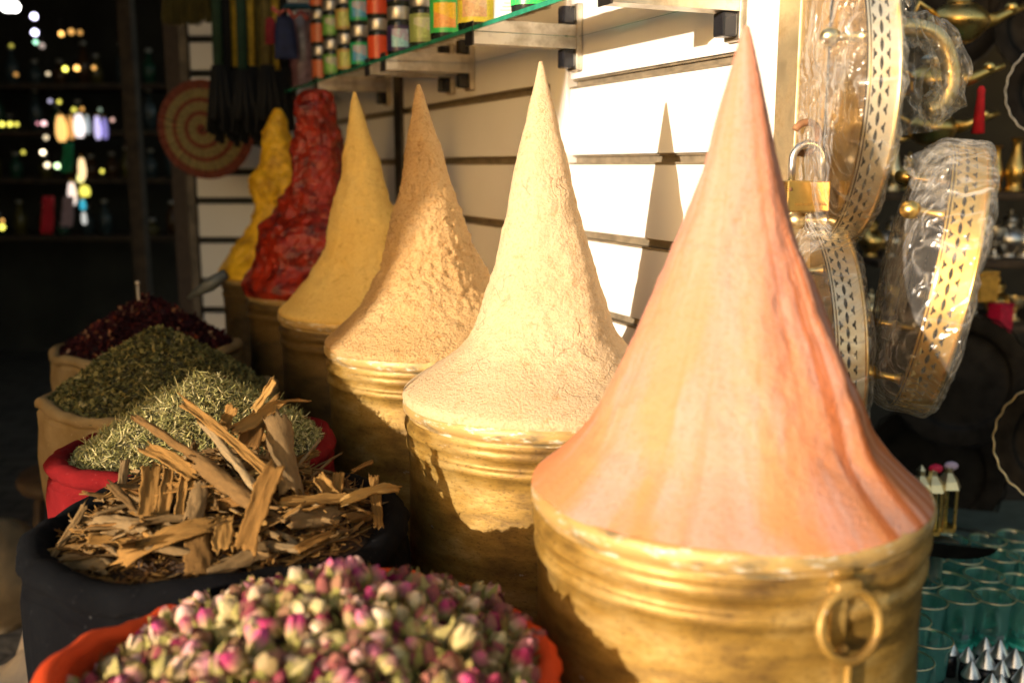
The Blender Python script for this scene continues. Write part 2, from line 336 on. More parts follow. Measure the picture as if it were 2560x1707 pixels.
# ------------------------------------------------------------------ setting
def ground():
    m, t, b, o = newmat('stone_paving'); v = tc(t)
    br = t.nodes.new('ShaderNodeTexBrick'); t.links.new(v, br.inputs[0]); br.inputs['Scale'].default_value = 2.2
    br.inputs['Color1'].default_value = (0.10, 0.085, 0.065, 1); br.inputs['Color2'].default_value = (0.07, 0.06, 0.05, 1); br.inputs['Mortar'].default_value = (0.03, 0.025, 0.02, 1)
    t.links.new(mixc(t, 0.6, br.outputs[0], ramp(t, noi(t, v, 5, 6), [(0.3, (0.4,) * 3), (0.7, (1, 1, 1))]), 'MULTIPLY'), b.inputs['Base Color'])
    b.inputs['Roughness'].default_value = 0.85; bump(t, b, noi(t, v, 30, 5), 0.4, 0.01)
    g = MB(); g.add([(-30, -30, 0), (30, -30, 0), (30, 30, 0), (-30, 30, 0)], [(0, 1, 2, 3)])
    tag(g.build('ground', m, smooth=False), kind='structure')
ground()
b = MB()
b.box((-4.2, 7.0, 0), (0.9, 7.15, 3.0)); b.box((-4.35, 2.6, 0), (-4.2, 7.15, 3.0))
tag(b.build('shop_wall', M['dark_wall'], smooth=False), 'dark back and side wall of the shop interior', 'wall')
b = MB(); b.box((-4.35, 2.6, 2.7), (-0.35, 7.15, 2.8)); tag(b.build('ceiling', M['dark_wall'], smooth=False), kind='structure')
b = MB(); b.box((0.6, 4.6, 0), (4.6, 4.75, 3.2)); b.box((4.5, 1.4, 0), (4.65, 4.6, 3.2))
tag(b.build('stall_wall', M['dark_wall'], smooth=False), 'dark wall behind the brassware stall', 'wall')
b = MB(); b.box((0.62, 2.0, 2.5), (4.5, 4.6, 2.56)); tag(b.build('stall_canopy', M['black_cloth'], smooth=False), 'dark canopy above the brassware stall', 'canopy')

# display bench under tins and sacks
RZ = EZ - 0.2855; SZ = EZ - 0.40; TH = 0.455; BZ = RZ - TH
t0 = thing('display_bench', 'low dark wooden bench carrying the brass tins and spice sacks', 'bench')
b = MB(); b.wbox(0.35, 3.3, -0.02, NW - 0.02, BZ - 0.04, BZ - 0.002); b.build('bench_top', M['wood'], t0, smooth=False, bevel=0.004)
for s_ in (0.42, 1.8, 3.2):
    for n_ in (0.02, NW - 0.10):
        b = MB(); b.wbox(s_, s_ + 0.06, n_, n_ + 0.06, 0.001, BZ - 0.042); b.build('leg', M['wood'], t0, smooth=False, bevel=0.003)

# ------------------------------------------------------------------ slat wall
G0 = EZ + 0.009; GP = 0.124; GH = 0.016
def slat_section(label, s0, s1, zt):
    r = thing('slat_wall', label, 'slat wall', (0, 0, 0))
    b = MB(); z = []
    k = -9
    while G0 + k * GP < zt: z.append(G0 + k * GP); k += 1
    lo = 0.06
    for zz in z + [zt]:
        b.wbox(s0, s1, NW, NW + 0.012, lo, zz - GH / 2); lo = zz + GH / 2
    b.build('boards', M['panel'], r, smooth=False, bevel=0.0012)
    b = MB()
    for zz in z:
        b.wbox(s0, s1, NW + 0.013, NW + 0.016, zz - GH / 2 - 0.003, zz + GH / 2 + 0.003)
        b.wbox(s0, s1, NW - 0.0012, NW + 0.013, zz - GH / 2 + 0.0003, zz - GH / 2 + 0.0035)
        b.wbox(s0, s1, NW + 0.006, NW + 0.0125, zz + GH / 2 - 0.003, zz + GH / 2 - 0.0005)
    b.build('groove_inserts', M['alu'], r, smooth=False)
    return r
sA0, sA1 = ws(1860), ws(1424); sB0, sB1 = ws(1380), ws(1011)
ZT = EZ + 0.80
slat_section('sunlit white slat wall section behind the orange and cream cones', sA0, sA1, ZT)
slat_section('shaded white slat wall section behind the tan cone', sB0, sB1, ZT)
slat_section('darkest slat wall section behind the red and mustard cones', ws(991), 3.9, ZT)
def upright(label, s0, s1, mat, n0=NW - 0.006, name='wall_upright', zt=ZT):
    b = MB(); b.wbox(s0, s1, n0, NW + 0.03, 0.004, zt); return tag(b.build(name, mat, smooth=False, bevel=0.0015), label, 'upright')
upright('broad white upright between the sunlit and the shaded slat sections', sA1 + 0.002, sB0 - 0.002, M['frame_white'])
upright('grey metal upright between the tan and the mustard cone', sB1 + 0.003, ws(991) - 0.003, M['dark_steel'])
upright('wide white frame board at the near end of the slat wall', ws(1950) + 0.002, sA0 - 0.002, M['frame_white'])
b = MB(); b.wbox(-0.0, 4.0, NW + 0.04, NW + 0.08, 0.002, ZT + 0.3)
# rear board only behind the sections
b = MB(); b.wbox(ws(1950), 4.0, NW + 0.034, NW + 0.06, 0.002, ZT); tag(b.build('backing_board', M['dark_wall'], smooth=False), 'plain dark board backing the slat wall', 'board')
# corner post
cp = thing('corner_post', 'square metal post, caustic light put in its colour, at the wall end carrying the padlock', 'post')
b = MB(); b.wbox(ws(2006), ws(1950), NW - 0.012, NW + 0.03, 0.002, ZT + 0.2); b.build('post', M['post'], cp, smooth=False, bevel=0.002)
b = MB(); P = atw(2003, 352, NW - 0.014); R_ = 0.0125
cen = atY(2012, 345, 1.142)
b.tube([cen + Vector((math.cos(t_) * R_ * 1.25, -0.008 * math.sin(t_ * .5), math.sin(t_) * R_ * 1.35)) for t_ in [rad(x) for x in range(150, -130, -14)]], 0.0042, 10)
b.build('staple', M['rust'], cp)
# end panel facing the camera
ep = thing('end_panel', 'grey white slatted panel facing the street behind the yellow paste cone', 'slat panel')
Yp = 3.67; xl = atY(488, 400, Yp).x; xr = atY(760, 400, Yp).x
b = MB(); zs = [atY(560, y_, Yp).z for y_ in (20, 98, 184, 270, 356, 430, 502, 601, 703, 775, 850)]
zz = [atY(560, 0, Yp).z + 0.6] + zs + [0.3]
for i in range(len(zz) - 1):
    b.box((xl, Yp, zz[i + 1] + 0.012), (xr, Yp + 0.02, zz[i] - 0.012))
b.build('boards', M['panel'], ep, smooth=False, bevel=0.002)
b = MB(); b.box((xl, Yp + 0.022, 0.3), (xr, Yp + 0.03, zz[0])); b.build('groove_backing', M['dark_wall'], ep, smooth=False)
b = MB(); b.box((xl - 0.035, Yp - 0.01, 0.001), (xl - 0.004, Yp + 0.03, zz[0])); b.build('edge_strip', M['dark_steel'], ep, smooth=False, bevel=0.002)
# door leaf / dark frames left of it
b = MB(); x0 = atY(425, 400, 3.9).x; b.box((x0, 3.9, 0), (xl - 0.05, 3.96, 2.6)); tag(b.build('door_leaf', simple('brown_door', (0.05, 0.03, 0.02), 0.6), smooth=False, bevel=0.004), 'dark brown door leaf left of the striped basket', 'door')
b = MB(); x0 = atY(315, 400, 4.4).x; b.box((x0, 4.4, 0), (x0 + 0.06, 4.46, 2.65)); tag(b.build('door_post', M['wood'], smooth=False, bevel=0.004), 'thin dark post at the shop entrance', 'post')

# ------------------------------------------------------------------ tins
def tin(cx, cy, R, label, mat, ring=False, bscale=1.0):
    r = thing('brass_tin', label, 'tin', (cx, cy, BZ), 'row of brass tins on the bench')
    prof = [(0.0, 0.0), (R * 0.955, 0.0), (R * 0.965, 0.004)]
    for i in range(1, 12): prof.append((R * (0.965 + 0.012 * math.sin(i / 12 * math.pi)), 0.004 + i * (TH - 0.085) / 12))
    prof += [(R * 0.972, TH - 0.078)]
    ph = cx * 9
    fn = lambda t, z, j: 1 + 0.006 * math.sin(3 * t + ph) + 0.003 * math.sin(7 * t + z * 20)
    b = MB(); b.lathe(prof, 96, 0, None, fn, caps=False); b.build('body', mat, r)
    pr = [(0.972, -.078)]
    def bead(zc, h, o):
        for q in range(7):
            a_ = -math.pi / 2 + math.pi * q / 6
            pr.append((0.975 + o * math.cos(a_), zc + h * math.sin(a_)))
    bead(-.058, .006, .018); pr.append((0.973, -.050)); bead(-.0355, .0075, .026); pr.append((0.974, -.0235))
    b = MB(); b.lathe([(a * R, TH + z) for a, z in pr], 96, 0, None, fn, caps=False); b.build('neck_bands', mat if not ring else mat, r)
    pr = []
    for q in range(11):
        a_ = -math.pi * 0.62 + math.pi * 1.3 * q / 10
        pr.append((1.0 - 0.022 + 0.03 * math.cos(a_), -0.010 + 0.0095 * math.sin(a_)))
    b = MB(); b.lathe([(0.972 * R, TH - .024)] + [(a * R, TH + z) for a, z in pr] + [(0.94 * R, TH - .006), (0.93 * R, TH - 0.03)], 120, 0, None, lambda t, z, j: fn(t, z, j) * (1 + 0.004 * mn.noise(Vector((math.cos(t) * 9, math.sin(t) * 9, z * 60)))), caps=False)
    b.build('rim', M['rim'], r)
    return r
AX = [atz(x, y, RZ) for x, y in ((1813, 1195), (1363, 979), (1088, 849), (925, 772), (800, 717), (713, 677))]
tins = [tin(AX[0].x, AX[0].y, 0.18, 'largest looking brass tin, nearest the camera, with a ring handle', M['tin'], True),
        tin(AX[1].x, AX[1].y, 0.181, 'brass tin under the cracked cream coloured cone', M['tin']),
        tin(AX[2].x, AX[2].y, 0.18, 'brass tin under the rough tan cone', M['tin']),
        tin(AX[3].x, AX[3].y, 0.18, 'shade-toned brass tin under the mustard yellow cone', M['tin_shaded']),
        tin(AX[4].x, AX[4].y, 0.172, 'shade-toned brass tin under the glossy red paste', M['tin_shaded']),
        tin(AX[5].x, AX[5].y, 0.172, 'farthest shade-toned brass tin under the bright yellow paste', M['tin_shaded'])]
# ring handle on the nearest tin
def ring_handle():
    base = tins[0]; ax = Vector((AX[0].x, AX[0].y, 0))
    # find the azimuth whose front surface lies at px x=2105
    best = min(((abs((lambda q: 1280 + F * q.x / q.dot(fw))(ax + Vector((0.182 * math.cos(a_), 0.182 * math.sin(a_), RZ - 0.07)) - EYE) - 2110), a_) for a_ in [rad(k) for k in range(-100, 10)]))[1]
    d = Vector((math.cos(best), math.sin(best), 0)); tn = Vector((-d.y, d.x, 0))
    o = ax + d * 0.180 - Vector((AX[0].x, AX[0].y, BZ)); Zc = RZ - 0.058
    cen = o + Vector((0, 0, Zc)) + d * 0.006; RR = 0.0262
    b = MB(); b.tube([cen + tn * (RR * math.cos(t_)) + Vector((0, 0, RR * 1.02 * math.sin(t_))) + d * (0.004 * (1 - math.sin(t_))) for t_ in [2 * math.pi * i / 40 for i in range(40)]], 0.0040, 10, closed=True)
    b.build('ring_handle', M['tin'], base)
    b = MB()
    top = cen + Vector((0, 0, RR)) 
    Mx = Matrix.Translation(top) @ Matrix((( tn.x, d.x, 0, 0), (tn.y, d.y, 0, 0), (0, 0, 1, 0), (0, 0, 0, 1)))
    pts = [Vector((x_, 0.0075 * math.sin(a_), 0.0085 * math.cos(a_) + 0.001)) for a_ in [math.pi * k / 8 for k in range(9)] for x_ in (-0.017, 0.017)]
    pts2 = [Vector((p_.x, p_.y + 0.0015, p_.z)) for p_ in pts]
    b.box((-0.012, -0.010, -0.006), (0.012, 0.003, 0.008), 0, Mx)
    b.box((-0.009, -0.010, 0.0081), (0.009, -0.004, 0.016), 0, Mx)
    b.build('handle_bracket', M['tin'], base, bevel=0.003)
    b = MB(); b.box((-0.010, -0.0105, -0.052), (0.004, -0.005, -0.0085), 0, Mx); b.sphere((0, -0.003, -0.05), 0.006, 10, 6, 0, (1, 1, 1), Mx)
    b.build('handle_tongue', M['tin'], base, bevel=0.001)
    b = MB(); b.box((0.006, -0.0085, -0.40), (0.0105, -0.003, -0.062), 0, Mx); b.build('seam', M['tin'], base, bevel=0.001)
ring_handle()

# ------------------------------------------------------------------ powder cones
def cone(ax, R, h, prof, label, mat, tip_px, seed, ridge=(0, 0, 8), rough=0.004, fine=0.0015, nt_=260, nz=42, name='spice_cone', cat='spice cone', crumble=None):
    T = atY(tip_px[0], tip_px[1], ax.y); lean = T.x - ax.x
    P = interp([(r_ * R, z_ * h) for z_, r_ in prof], nz)
    n = nt_; vs = []; fs = []
    for j, (r_, z_) in enumerate(P):
        fz = z_ / h
        for i in range(n):
            t = 2 * math.pi * i / n; c_, s_ = math.cos(t), math.sin(t)
            q = Vector((r_ * c_, r_ * s_, z_))
            k = 1 + ridge[1] * max(0, math.cos(t - ridge[0])) ** ridge[2] * min(1, fz * 4) 
            amp = min(1.0, r_ / 0.05) * min(1, (fz + 0.01) * 8)
            body = min(1, max(0.15, (fz - 0.05) * 8))
            d = rough * fbm(q * 14 + Vector((seed, 0, 0)), 4) * body + fine * fbm(q * 75 + Vector((0, seed, 0)), 3) * (0.35 + body)
            if crumble: d += crumble(t, fz, q)
            rr = max(0.0006, r_ * k + d * amp)
            vs.append((rr * c_ + lean * max(0, fz) ** 1.3, rr * s_, z_ + 0.3 * d * amp))
    for j in range(len(P) - 1):
        for i in range(n):
            k = (i + 1) % n; fs.append((j * n + i, j * n + k, (j + 1) * n + k, (j + 1) * n + i))
    fs.append(tuple((len(P) - 1) * n + i for i in range(n)))
    b = MB(); b.add(vs, fs)
    o = b.build(name, mat, loc=(ax.x, ax.y, RZ - 0.004))
    return tag(o, label, cat)
P1 = [(-.02, .965), (.0, .985), (.012, .965), (.05, .865), (.09, .775), (.15, .675), (.29, .53), (.47, .36), (.62, .235), (.74, .155), (.85, .10), (.95, .045), (1, .012)]
P2 = [(-.02, .96), (0, .99), (.025, .985), (.055, .90), (.105, .725), (.16, .57), (.22, .475), (.33, .395), (.46, .31), (.64, .21), (.8, .125), (.92, .055), (1, .012)]
P3 = [(-.02, .96), (0, .99), (.02, .985), (.06, .88), (.12, .745), (.19, .61), (.265, .51), (.37, .405), (.52, .30), (.68, .20), (.83, .115), (.94, .055), (1, .014)]
def tipz(i, px): return atY(px[0], px[1], AX[i].y).z - RZ + 0.004
def drape(t, fz, q):                         # long soft folds of the orange cone
    w_ = 0.0045 * (math.sin(9 * t + 2.2 * math.sin(fz * 5)) * 0.5 + 0.9 * mn.noise(Vector((math.cos(t) * 4, math.sin(t) * 4, fz * 1.5))))
    sh = max(0, math.cos(t - rad(-38))) ** 6
    return w_ * (1 - fz) * (0.35 + 1.2 * sh) - 0.007 * max(0, math.cos(t - rad(-30))) ** 60 * (1 if fz > .12 else fz * 8)
cone(AX[0], 0.182, tipz(0, (1867, 65)), P1, 'large smooth orange spice cone with dark vertical streaks, nearest the camera', M['orange'], (1867, 65), 1, (rad(-35), 0.10, 10), 0.003, 0.0006, 320, 26, crumble=drape)
cone(AX[1], 0.183, tipz(1, (1352, 155)), P2, 'cream coloured spice cone with a ridge and fine cracks', M['cream'], (1352, 155), 2, (rad(-48), 0.12, 12), 0.0034, 0.0009, 360, 34)
def crumbly(t, fz, q):
    g = math.exp(-((fz - 0.38) / 0.22) ** 2)
    return 0.0027 * g * (mn.noise(q * 95) + 0.6 * mn.noise(q * 190))
cone(AX[2], 0.182, tipz(2, (1046, 212)), P3, 'tan spice cone with a rough crumbly surface, third from the camera', M['tan'], (1046, 212), 3, (rad(-60), 0.05, 6), 0.006, 0.0022, 340, 30, crumble=crumbly)
cone(AX[3], 0.182, tipz(3, (886, 230)), P3, 'smooth mustard yellow spice cone beside the red paste', M['mustard'], (886, 230), 4, (rad(-50), 0.06, 6), 0.008, 0.0014, 260, 26)
PR = [(-.02, .97), (0, 1.0), (.04, 1.0), (.12, .88), (.22, .80), (.32, .72), (.40, .55), (.48, .46), (.60, .34), (.72, .31), (.84, .29), (.93, .24), (.98, .16), (1, .05)]
def lumps(a, off):
    def f(t, fz, q):
        e = Vector((q.x * 11, q.y * 11, q.z * 9 + off))
        return a * (0.4 - abs(mn.noise(e)) * 1.5) + a * 0.35 * mn.noise(q * 38) + a * 0.3 * math.sin(fz * 21 + 2 * math.sin(t + off))
    return f
cone(AX[4], 0.178, tipz(4, (790, 222)), PR, 'glossy lumpy heap of dark red paste rising to a blunt column', M['redpaste'], (797, 215), 5, (0, 0, 8), 0.012, 0.003, 220, 16, 'spice_paste', 'spice paste', crumble=lumps(0.016, 3))
PY = [(-.02, .97), (0, 1.0), (.05, .95), (.12, .82), (.2, .66), (.27, .52), (.34, .44), (.42, .42), (.50, .45), (.58, .44), (.64, .33), (.75, .25), (.86, .2), (.95, .13), (1, .05)]
cone(AX[5], 0.178, tipz(5, (695, 272)), PY, 'bright yellow lumpy paste cone, farthest of the row', M['yelpaste'], (692, 272), 8, (0, 0, 8), 0.012, 0.003, 200, 14, 'spice_paste', 'spice paste', crumble=lumps(0.010, 11))

# ------------------------------------------------------------------ sacks and their heaps
def wob(seed, t): return mn.noise(Vector((math.cos(t) * 1.6 + seed * 7, math.sin(t) * 1.6, seed)))
def sack(cx, cy, R, label, mat, seed, roll=0.013, zc=SZ, squash=1.0, h=0.34, dz=0.008, tilt=(0, 0)):
    n = 120; r = thing('spice_sack', label, 'sack', (cx, cy, zc))
    prof = [(.90, -.13), (.925, -.07), (.94, -.03)]
    k = roll / R
    for q in range(13):
        a_ = math.pi * 1.05 - math.pi * 1.45 * q / 12
        prof.append((1 - k * 1.1 + k * 1.1 * math.cos(a_), roll * math.sin(a_)))
    nr = len(prof)
    prof += [(.985, -roll * 1.6), (1.0, -.045), (1.0, -.09), (.985, -.15), (.955, -.22), (.93, -h + .01), (.90, -h)]
    vs = []; fs = []
    for j, (r_, z_) in enumerate(prof):
        for i in range(n):
            t = 2 * math.pi * i / n; w_ = wob(seed, t); w2 = mn.noise(Vector((math.cos(t) * 5, math.sin(t) * 5, seed + z_ * 6)))
            rr = R * r_ * (1 + 0.035 * w_ + 0.012 * w2) + (.0065 if z_ > -.04 else .004) * (1 - 2 * abs(mn.noise(Vector((math.cos(t) * 6, math.sin(t) * 6, z_ * 26 + seed)))))
            if j > nr: rr += 0.006 * mn.noise(Vector((math.cos(t) * 7, math.sin(t) * 7, z_ * 9 + seed)))
            x = rr * math.cos(t); y = rr * math.sin(t)
            p_ = Vector((x, y, 0)); s_ = p_.dot(WU); p_ -= WU * s_ * (1 - squash)
            lz = (dz * w_ * 2 + 0.004 * w2) * (1 if z_ > -0.05 else max(0, 1 + (z_ + 0.05) * 5)) + tilt[0] * x + tilt[1] * y
            vs.append((p_.x, p_.y, z_ + lz))
    for j in range(len(prof) - 1):
        for i in range(n):
            k2 = (i + 1) % n; fs.append((j * n + i, j * n + k2, (j + 1) * n + k2, (j + 1) * n + i))
    def sub(name, j0, j1):
        F_ = [f for q, f in enumerate(fs) if j0 <= q // n < j1]; us = sorted({i for f in F_ for i in f}); mp = {u: q for q, u in enumerate(us)}
        b = MB(); b.add([vs[u] for u in us], [tuple(mp[i] for i in f) for f in F_]); return b.build(name, mat, r)
    sub('rolled_rim', 0, nr); sub('bag', nr, len(prof) - 1)
    return r
def mound(cx, cy, R, base, hgt, seed, zc=SZ, p=1.3, pk=(0, 0), squash=1.0, bumpy=0.006):
    def f(x, y):
        dx, dy = x - cx, y - cy
        v_ = Vector((dx, dy, 0)); s_ = v_.dot(WU); v_ += WU * s_ * (1 / squash - 1); dx, dy = v_.x, v_.y
        e = math.hypot(dx, dy) / R
        d_ = math.hypot(dx - pk[0], dy - pk[1]) / R
        g = max(0, 1 - min(1, 0.25 * e + 0.75 * d_ if e < 1 else e)) 
        return zc + base + hgt * (g ** p) * 1.0 + bumpy * mn.noise(Vector((x * 22, y * 22, seed)))
    return f
def mound_mesh(name, f, cx, cy, R, mat, label, cat, squash=1.0, nr=30, n=96, kind='stuff'):
    vs = [(cx, cy, f(cx, cy))]; fs = []
    for j in range(1, nr + 1):
        for i in range(n):
            t = 2 * math.pi * i / n; v_ = Vector((math.cos(t), math.sin(t), 0)) * (R * j / nr); s_ = v_.dot(WU); v_ -= WU * s_ * (1 - squash)
            x, y = cx + v_.x, cy + v_.y; vs.append((x, y, f(x, y)))
    for i in range(n): fs.append((0, 1 + i, 1 + (i + 1) % n))
    for j in range(nr - 1):
        for i in range(n):
            a_, c_ = 1 + j * n, 1 + (j + 1) * n; k = (i + 1) % n; fs.append((a_ + i, c_ + i, c_ + k, a_ + k))
    b = MB(); b.add(vs, fs); return b, label, cat
def flakes(b, f, cx, cy, R, count, L, W, curl, seed, squash=1.0, lift=0.004, up_=0.5, nseg=3, mi=1, thick=0.0, spread=1.0, hullr=0.96):
    rnd = random.Random(seed)
    for _ in range(count):
        rr = R * hullr * math.sqrt(rnd.random()) ** spread; t = rnd.uniform(0, 2 * math.pi)
        v_ = Vector((math.cos(t), math.sin(t), 0)) * rr; s_ = v_.dot(WU); v_ -= WU * s_ * (1 - squash)
        x, y = cx + v_.x, cy + v_.y; z = f(x, y) + rnd.uniform(-lift * 0.3, lift)
        a_ = rnd.uniform(0, 2 * math.pi); el = rnd.gauss(0, up_)
        d = Vector((math.cos(a_) * math.cos(el), math.sin(a_) * math.cos(el), math.sin(el)))
        sd = d.cross(Vector((rnd.gauss(0, .5), rnd.gauss(0, .5), 1))).normalized(); nn = sd.cross(d)
        l = L * rnd.uniform(0.5, 1.5); w_ = W * rnd.uniform(0.5, 1.4); k = rnd.gauss(0, curl)
        vs = []; p = Vector((x, y, z)) - d * l / 2
        for q in range(nseg + 1):
            u_ = q / nseg; ww = w_ * (0.35 + 0.65 * math.sin(math.pi * min(0.95, max(0.08, u_))))
            pp = p + d * (l * u_) + nn * (k * l * (4 * (u_ - .5) ** 2))
            vs += [pp - sd * ww / 2, pp + sd * ww / 2]
        b.add(vs, [(2 * q, 2 * q + 1, 2 * q + 3, 2 * q + 2) for q in range(nseg)], mi)
SK = {k: atz(x, y, SZ) for k, (x, y) in dict(rose=(765, 1690), cin=(553, 1322), red=(490, 1122), grn=(405, 985), hib=(372, 872)).items()}
UP2 = WU * 1.0
sack(SK['rose'].x, SK['rose'].y, 0.196, 'orange cloth sack of rosebuds at the bottom front', M['orange_cloth'], 1, 0.009, dz=0.010)
sack(SK['cin'].x, SK['cin'].y, 0.203, 'black cloth sack holding the cinnamon bark', M['black_cloth'], 2, 0.0155, squash=1.0, dz=0.009)
sack(SK['red'].x, SK['red'].y, 0.193, 'red cloth sack filled with pale shredded herbs', M['red_cloth'], 3, 0.013, squash=0.93, dz=0.008)
sack(SK['grn'].x, SK['grn'].y, 0.197, 'burlap sack filled with dark green herb', M['burlap'], 4, 0.010, dz=0.007)
sack(SK['hib'].x, SK['hib'].y, 0.197, 'farthest burlap sack filled with dark dried hibiscus', M['burlap'], 5, 0.011, dz=0.008)

M['herb_pale'] = island('pale_herb', [(0, (0.16, 0.15, 0.04)), (0.3, (0.46, 0.40, 0.15)), (0.6, (0.28, 0.28, 0.085)), (0.85, (0.66, 0.55, 0.25)), (1, (0.74, 0.64, 0.34))])
M['herb_green'] = island('dark_green_herb', [(0, (0.05, 0.05, 0.018)), (0.4, (0.17, 0.15, 0.045)), (0.7, (0.32, 0.25, 0.08)), (0.93, (0.10, 0.11, 0.04)), (1, (0.42, 0.34, 0.15))])
M['herb_base'] = simple('herb_base', (0.05, 0.045, 0.02), 0.95, 0, 0.5, 80, 0.8, 0.005)
M['hibiscus'] = island('dried_hibiscus', [(0, (0.020, 0.004, 0.007)), (0.5, (0.045, 0.008, 0.010)), (0.88, (0.09, 0.012, 0.012)), (0.93, (0.35, 0.08, 0.03)), (1, (0.55, 0.32, 0.18))])
M['hib_base'] = simple('hibiscus_base', (0.012, 0.004, 0.005), 0.95, 0, 0.4, 90, 0.8, 0.005)
def heap(key, R, base, hgt, mats, name, label, cat, fl, seed, squash=1, p=1.3, pk=(0, 0)):
    c = SK[key]; f = mound(c.x, c.y, R, base, hgt, seed, p=p, pk=pk, squash=squash)
    b, _, _ = mound_mesh(name, f, c.x, c.y, R, None, label, cat, squash)
    for q, kw in enumerate(fl): flakes(b, f, c.x, c.y, R, seed=seed + q, squash=squash, **kw)
    tag(b.build(name, mats), label, cat, kind='stuff'); return f
heap('red', 0.186, -0.012, 0.122, [M['herb_base'], M['herb_pale']], 'dried_herb', 'pale green shredded herb heaped in the red sack', 'herbs',
     [dict(count=13000, L=0.011, W=0.0022, curl=0.18, up_=0.45, nseg=2), dict(count=5000, L=0.016, W=0.0016, curl=0.3, up_=0.5, lift=0.009, nseg=3)], 11, 0.93, 0.85, pk=(0.02, 0.0))
heap('grn', 0.192, -0.008, 0.130, [M['herb_base'], M['herb_green']], 'dried_herb', 'dark green crumbled herb heaped in the nearer burlap sack', 'herbs',
     [dict(count=12000, L=0.009, W=0.0045, curl=0.2, up_=0.5, nseg=2), dict(count=1500, L=0.012, W=0.008, curl=0.2, lift=0.006, nseg=2)], 23, 1, 0.85)
heap('hib', 0.188, -0.010, 0.125, [M['hib_base'], M['hibiscus']], 'dried_hibiscus', 'dark red dried hibiscus petals in the farthest burlap sack', 'dried flowers',
     [dict(count=6000, L=0.014, W=0.009, curl=0.3, up_=0.7, nseg=2, lift=0.008)], 31, 1, 0.9)

# ------------------------------------------------------------------ cinnamon bark
cc = SK['cin']
cf = mound(cc.x, cc.y, 0.184, -0.012, 0.072, 5, p=0.72, pk=(0.015, 0.02), squash=1.0, bumpy=0.008)
M['bark_base'] = simple('bark_crumbs', (0.04, 0.02, 0.008), 0.95, 0, 0.6, 60, 0.9, 0.01)
b, _, _ = mound_mesh('bark_crumbs', cf, cc.x, cc.y, 0.180, None, '', '', 1.0)
flakes(b, cf, cc.x, cc.y, 0.176, 2600, 0.026, 0.004, 0.1, 77, 1.0, lift=0.008, up_=0.25, mi=1, nseg=3)
M['bark_chip'] = island('bark_splinters', [(0, (0.09, 0.04, 0.012)), (0.5, (0.24, 0.12, 0.032)), (1, (0.38, 0.21, 0.06))])
tag(b.build('bark_crumbs', [M['bark_base'], M['bark_chip']]), 'fine cinnamon splinters and crumbs under the bark pieces', 'bark splinters', kind='stuff')
def bark_mesh(L, W, curl, bend, seed, thick=0.0016, twist=0.0, nl=22, nw=9, ragged=0.12, taper=0.0):
    """strip along X, width around X (curl radians of arc), outer side +Z"""
    g1 = random.Random(seed); n0 = Vector((seed * 3.1, 0, 0)); V = []
    R = W / max(0.15, abs(curl))
    for side in (0, 1):
        for i in range(nl + 1):
            u_ = i / nl; x = (u_ - 0.5) * L
            wv = 1 + 0.38 * mn.noise(n0 + Vector((u_ * 4, 0, 0))) + 0.18 * mn.noise(n0 + Vector((u_ * 17, 5, 0)))
            wv *= (1 - taper * u_)
            ofs = 0.12 * mn.noise(n0 + Vector((u_ * 3, 9, 0)))
            for j in range(nw + 1):
                v_ = j / nw - 0.5
                xe = x
                if i == 0: xe += L * ragged * (2.2 * mn.noise(n0 + Vector((j * 1.3, 3, 0))))
                if i == nl: xe += L * ragged * (2.2 * mn.noise(n0 + Vector((j * 1.3, 7, 0))))
                a_ = (v_ * wv + ofs) * curl
                rr = R - (thick if side else 0) + 0.0022 * mn.noise(n0 + Vector((xe * 50, v_ * 5, 0)))
                y = rr * math.sin(a_); z = rr * math.cos(a_) - R
                th = twist * (u_ - .5); y, z = y * math.cos(th) - z * math.sin(th), y * math.sin(th) + z * math.cos(th)
                z += bend * L * (0.25 - (u_ - 0.5) ** 2) * 4 * 0.5
                V.append((xe, y, z))
    st = nw + 1; o2 = (nl + 1) * st; b = MB(); b.add(V, [])
    for i in range(nl):
        for j in range(nw):
            a_ = i * st + j
            b.f.append((a_, a_ + st, a_ + st + 1, a_ + 1)); b.m.append(0)
            b.f.append((o2 + a_, o2 + a_ + 1, o2 + a_ + st + 1, o2 + a_ + st)); b.m.append(1)
    for i in range(nl):
        for j in (0, nw):
            a_ = i * st + j; q = (a_, o2 + a_, o2 + a_ + st, a_ + st); b.f.append(q if j == 0 else q[::-1]); b.m.append(1)
    for j in range(nw):
        for i in (0, nl):
            a_ = i * st + j; q = (a_, a_ + 1, o2 + a_ + 1, o2 + a_); b.f.append(q if i == 0 else q[::-1]); b.m.append(1)
    return b
CG = 'cinnamon bark pieces heaped in the black sack'
def place_bark(o, p0, p1, face, roll):
    X = (p1 - p0).normalized(); Z = (face - X * face.dot(X)).normalized(); Y = Z.cross(X)
    Mx = Matrix((( X.x, Y.x, Z.x), (X.y, Y.y, Z.y), (X.z, Y.z, Z.z))) @ Matrix.Rotation(roll, 3, 'X')
    o.matrix_world = Matrix.Translation((p0 + p1) / 2) @ Mx.to_4x4()
def on_heap(x, y, lift):
    d = ray(x, y); t = 0.6
    while t < 2.2:
        p = EYE + d * t
        if p.z < cf(p.x, p.y) + lift: return p
        t += 0.002
    return EYE + d * 1.1
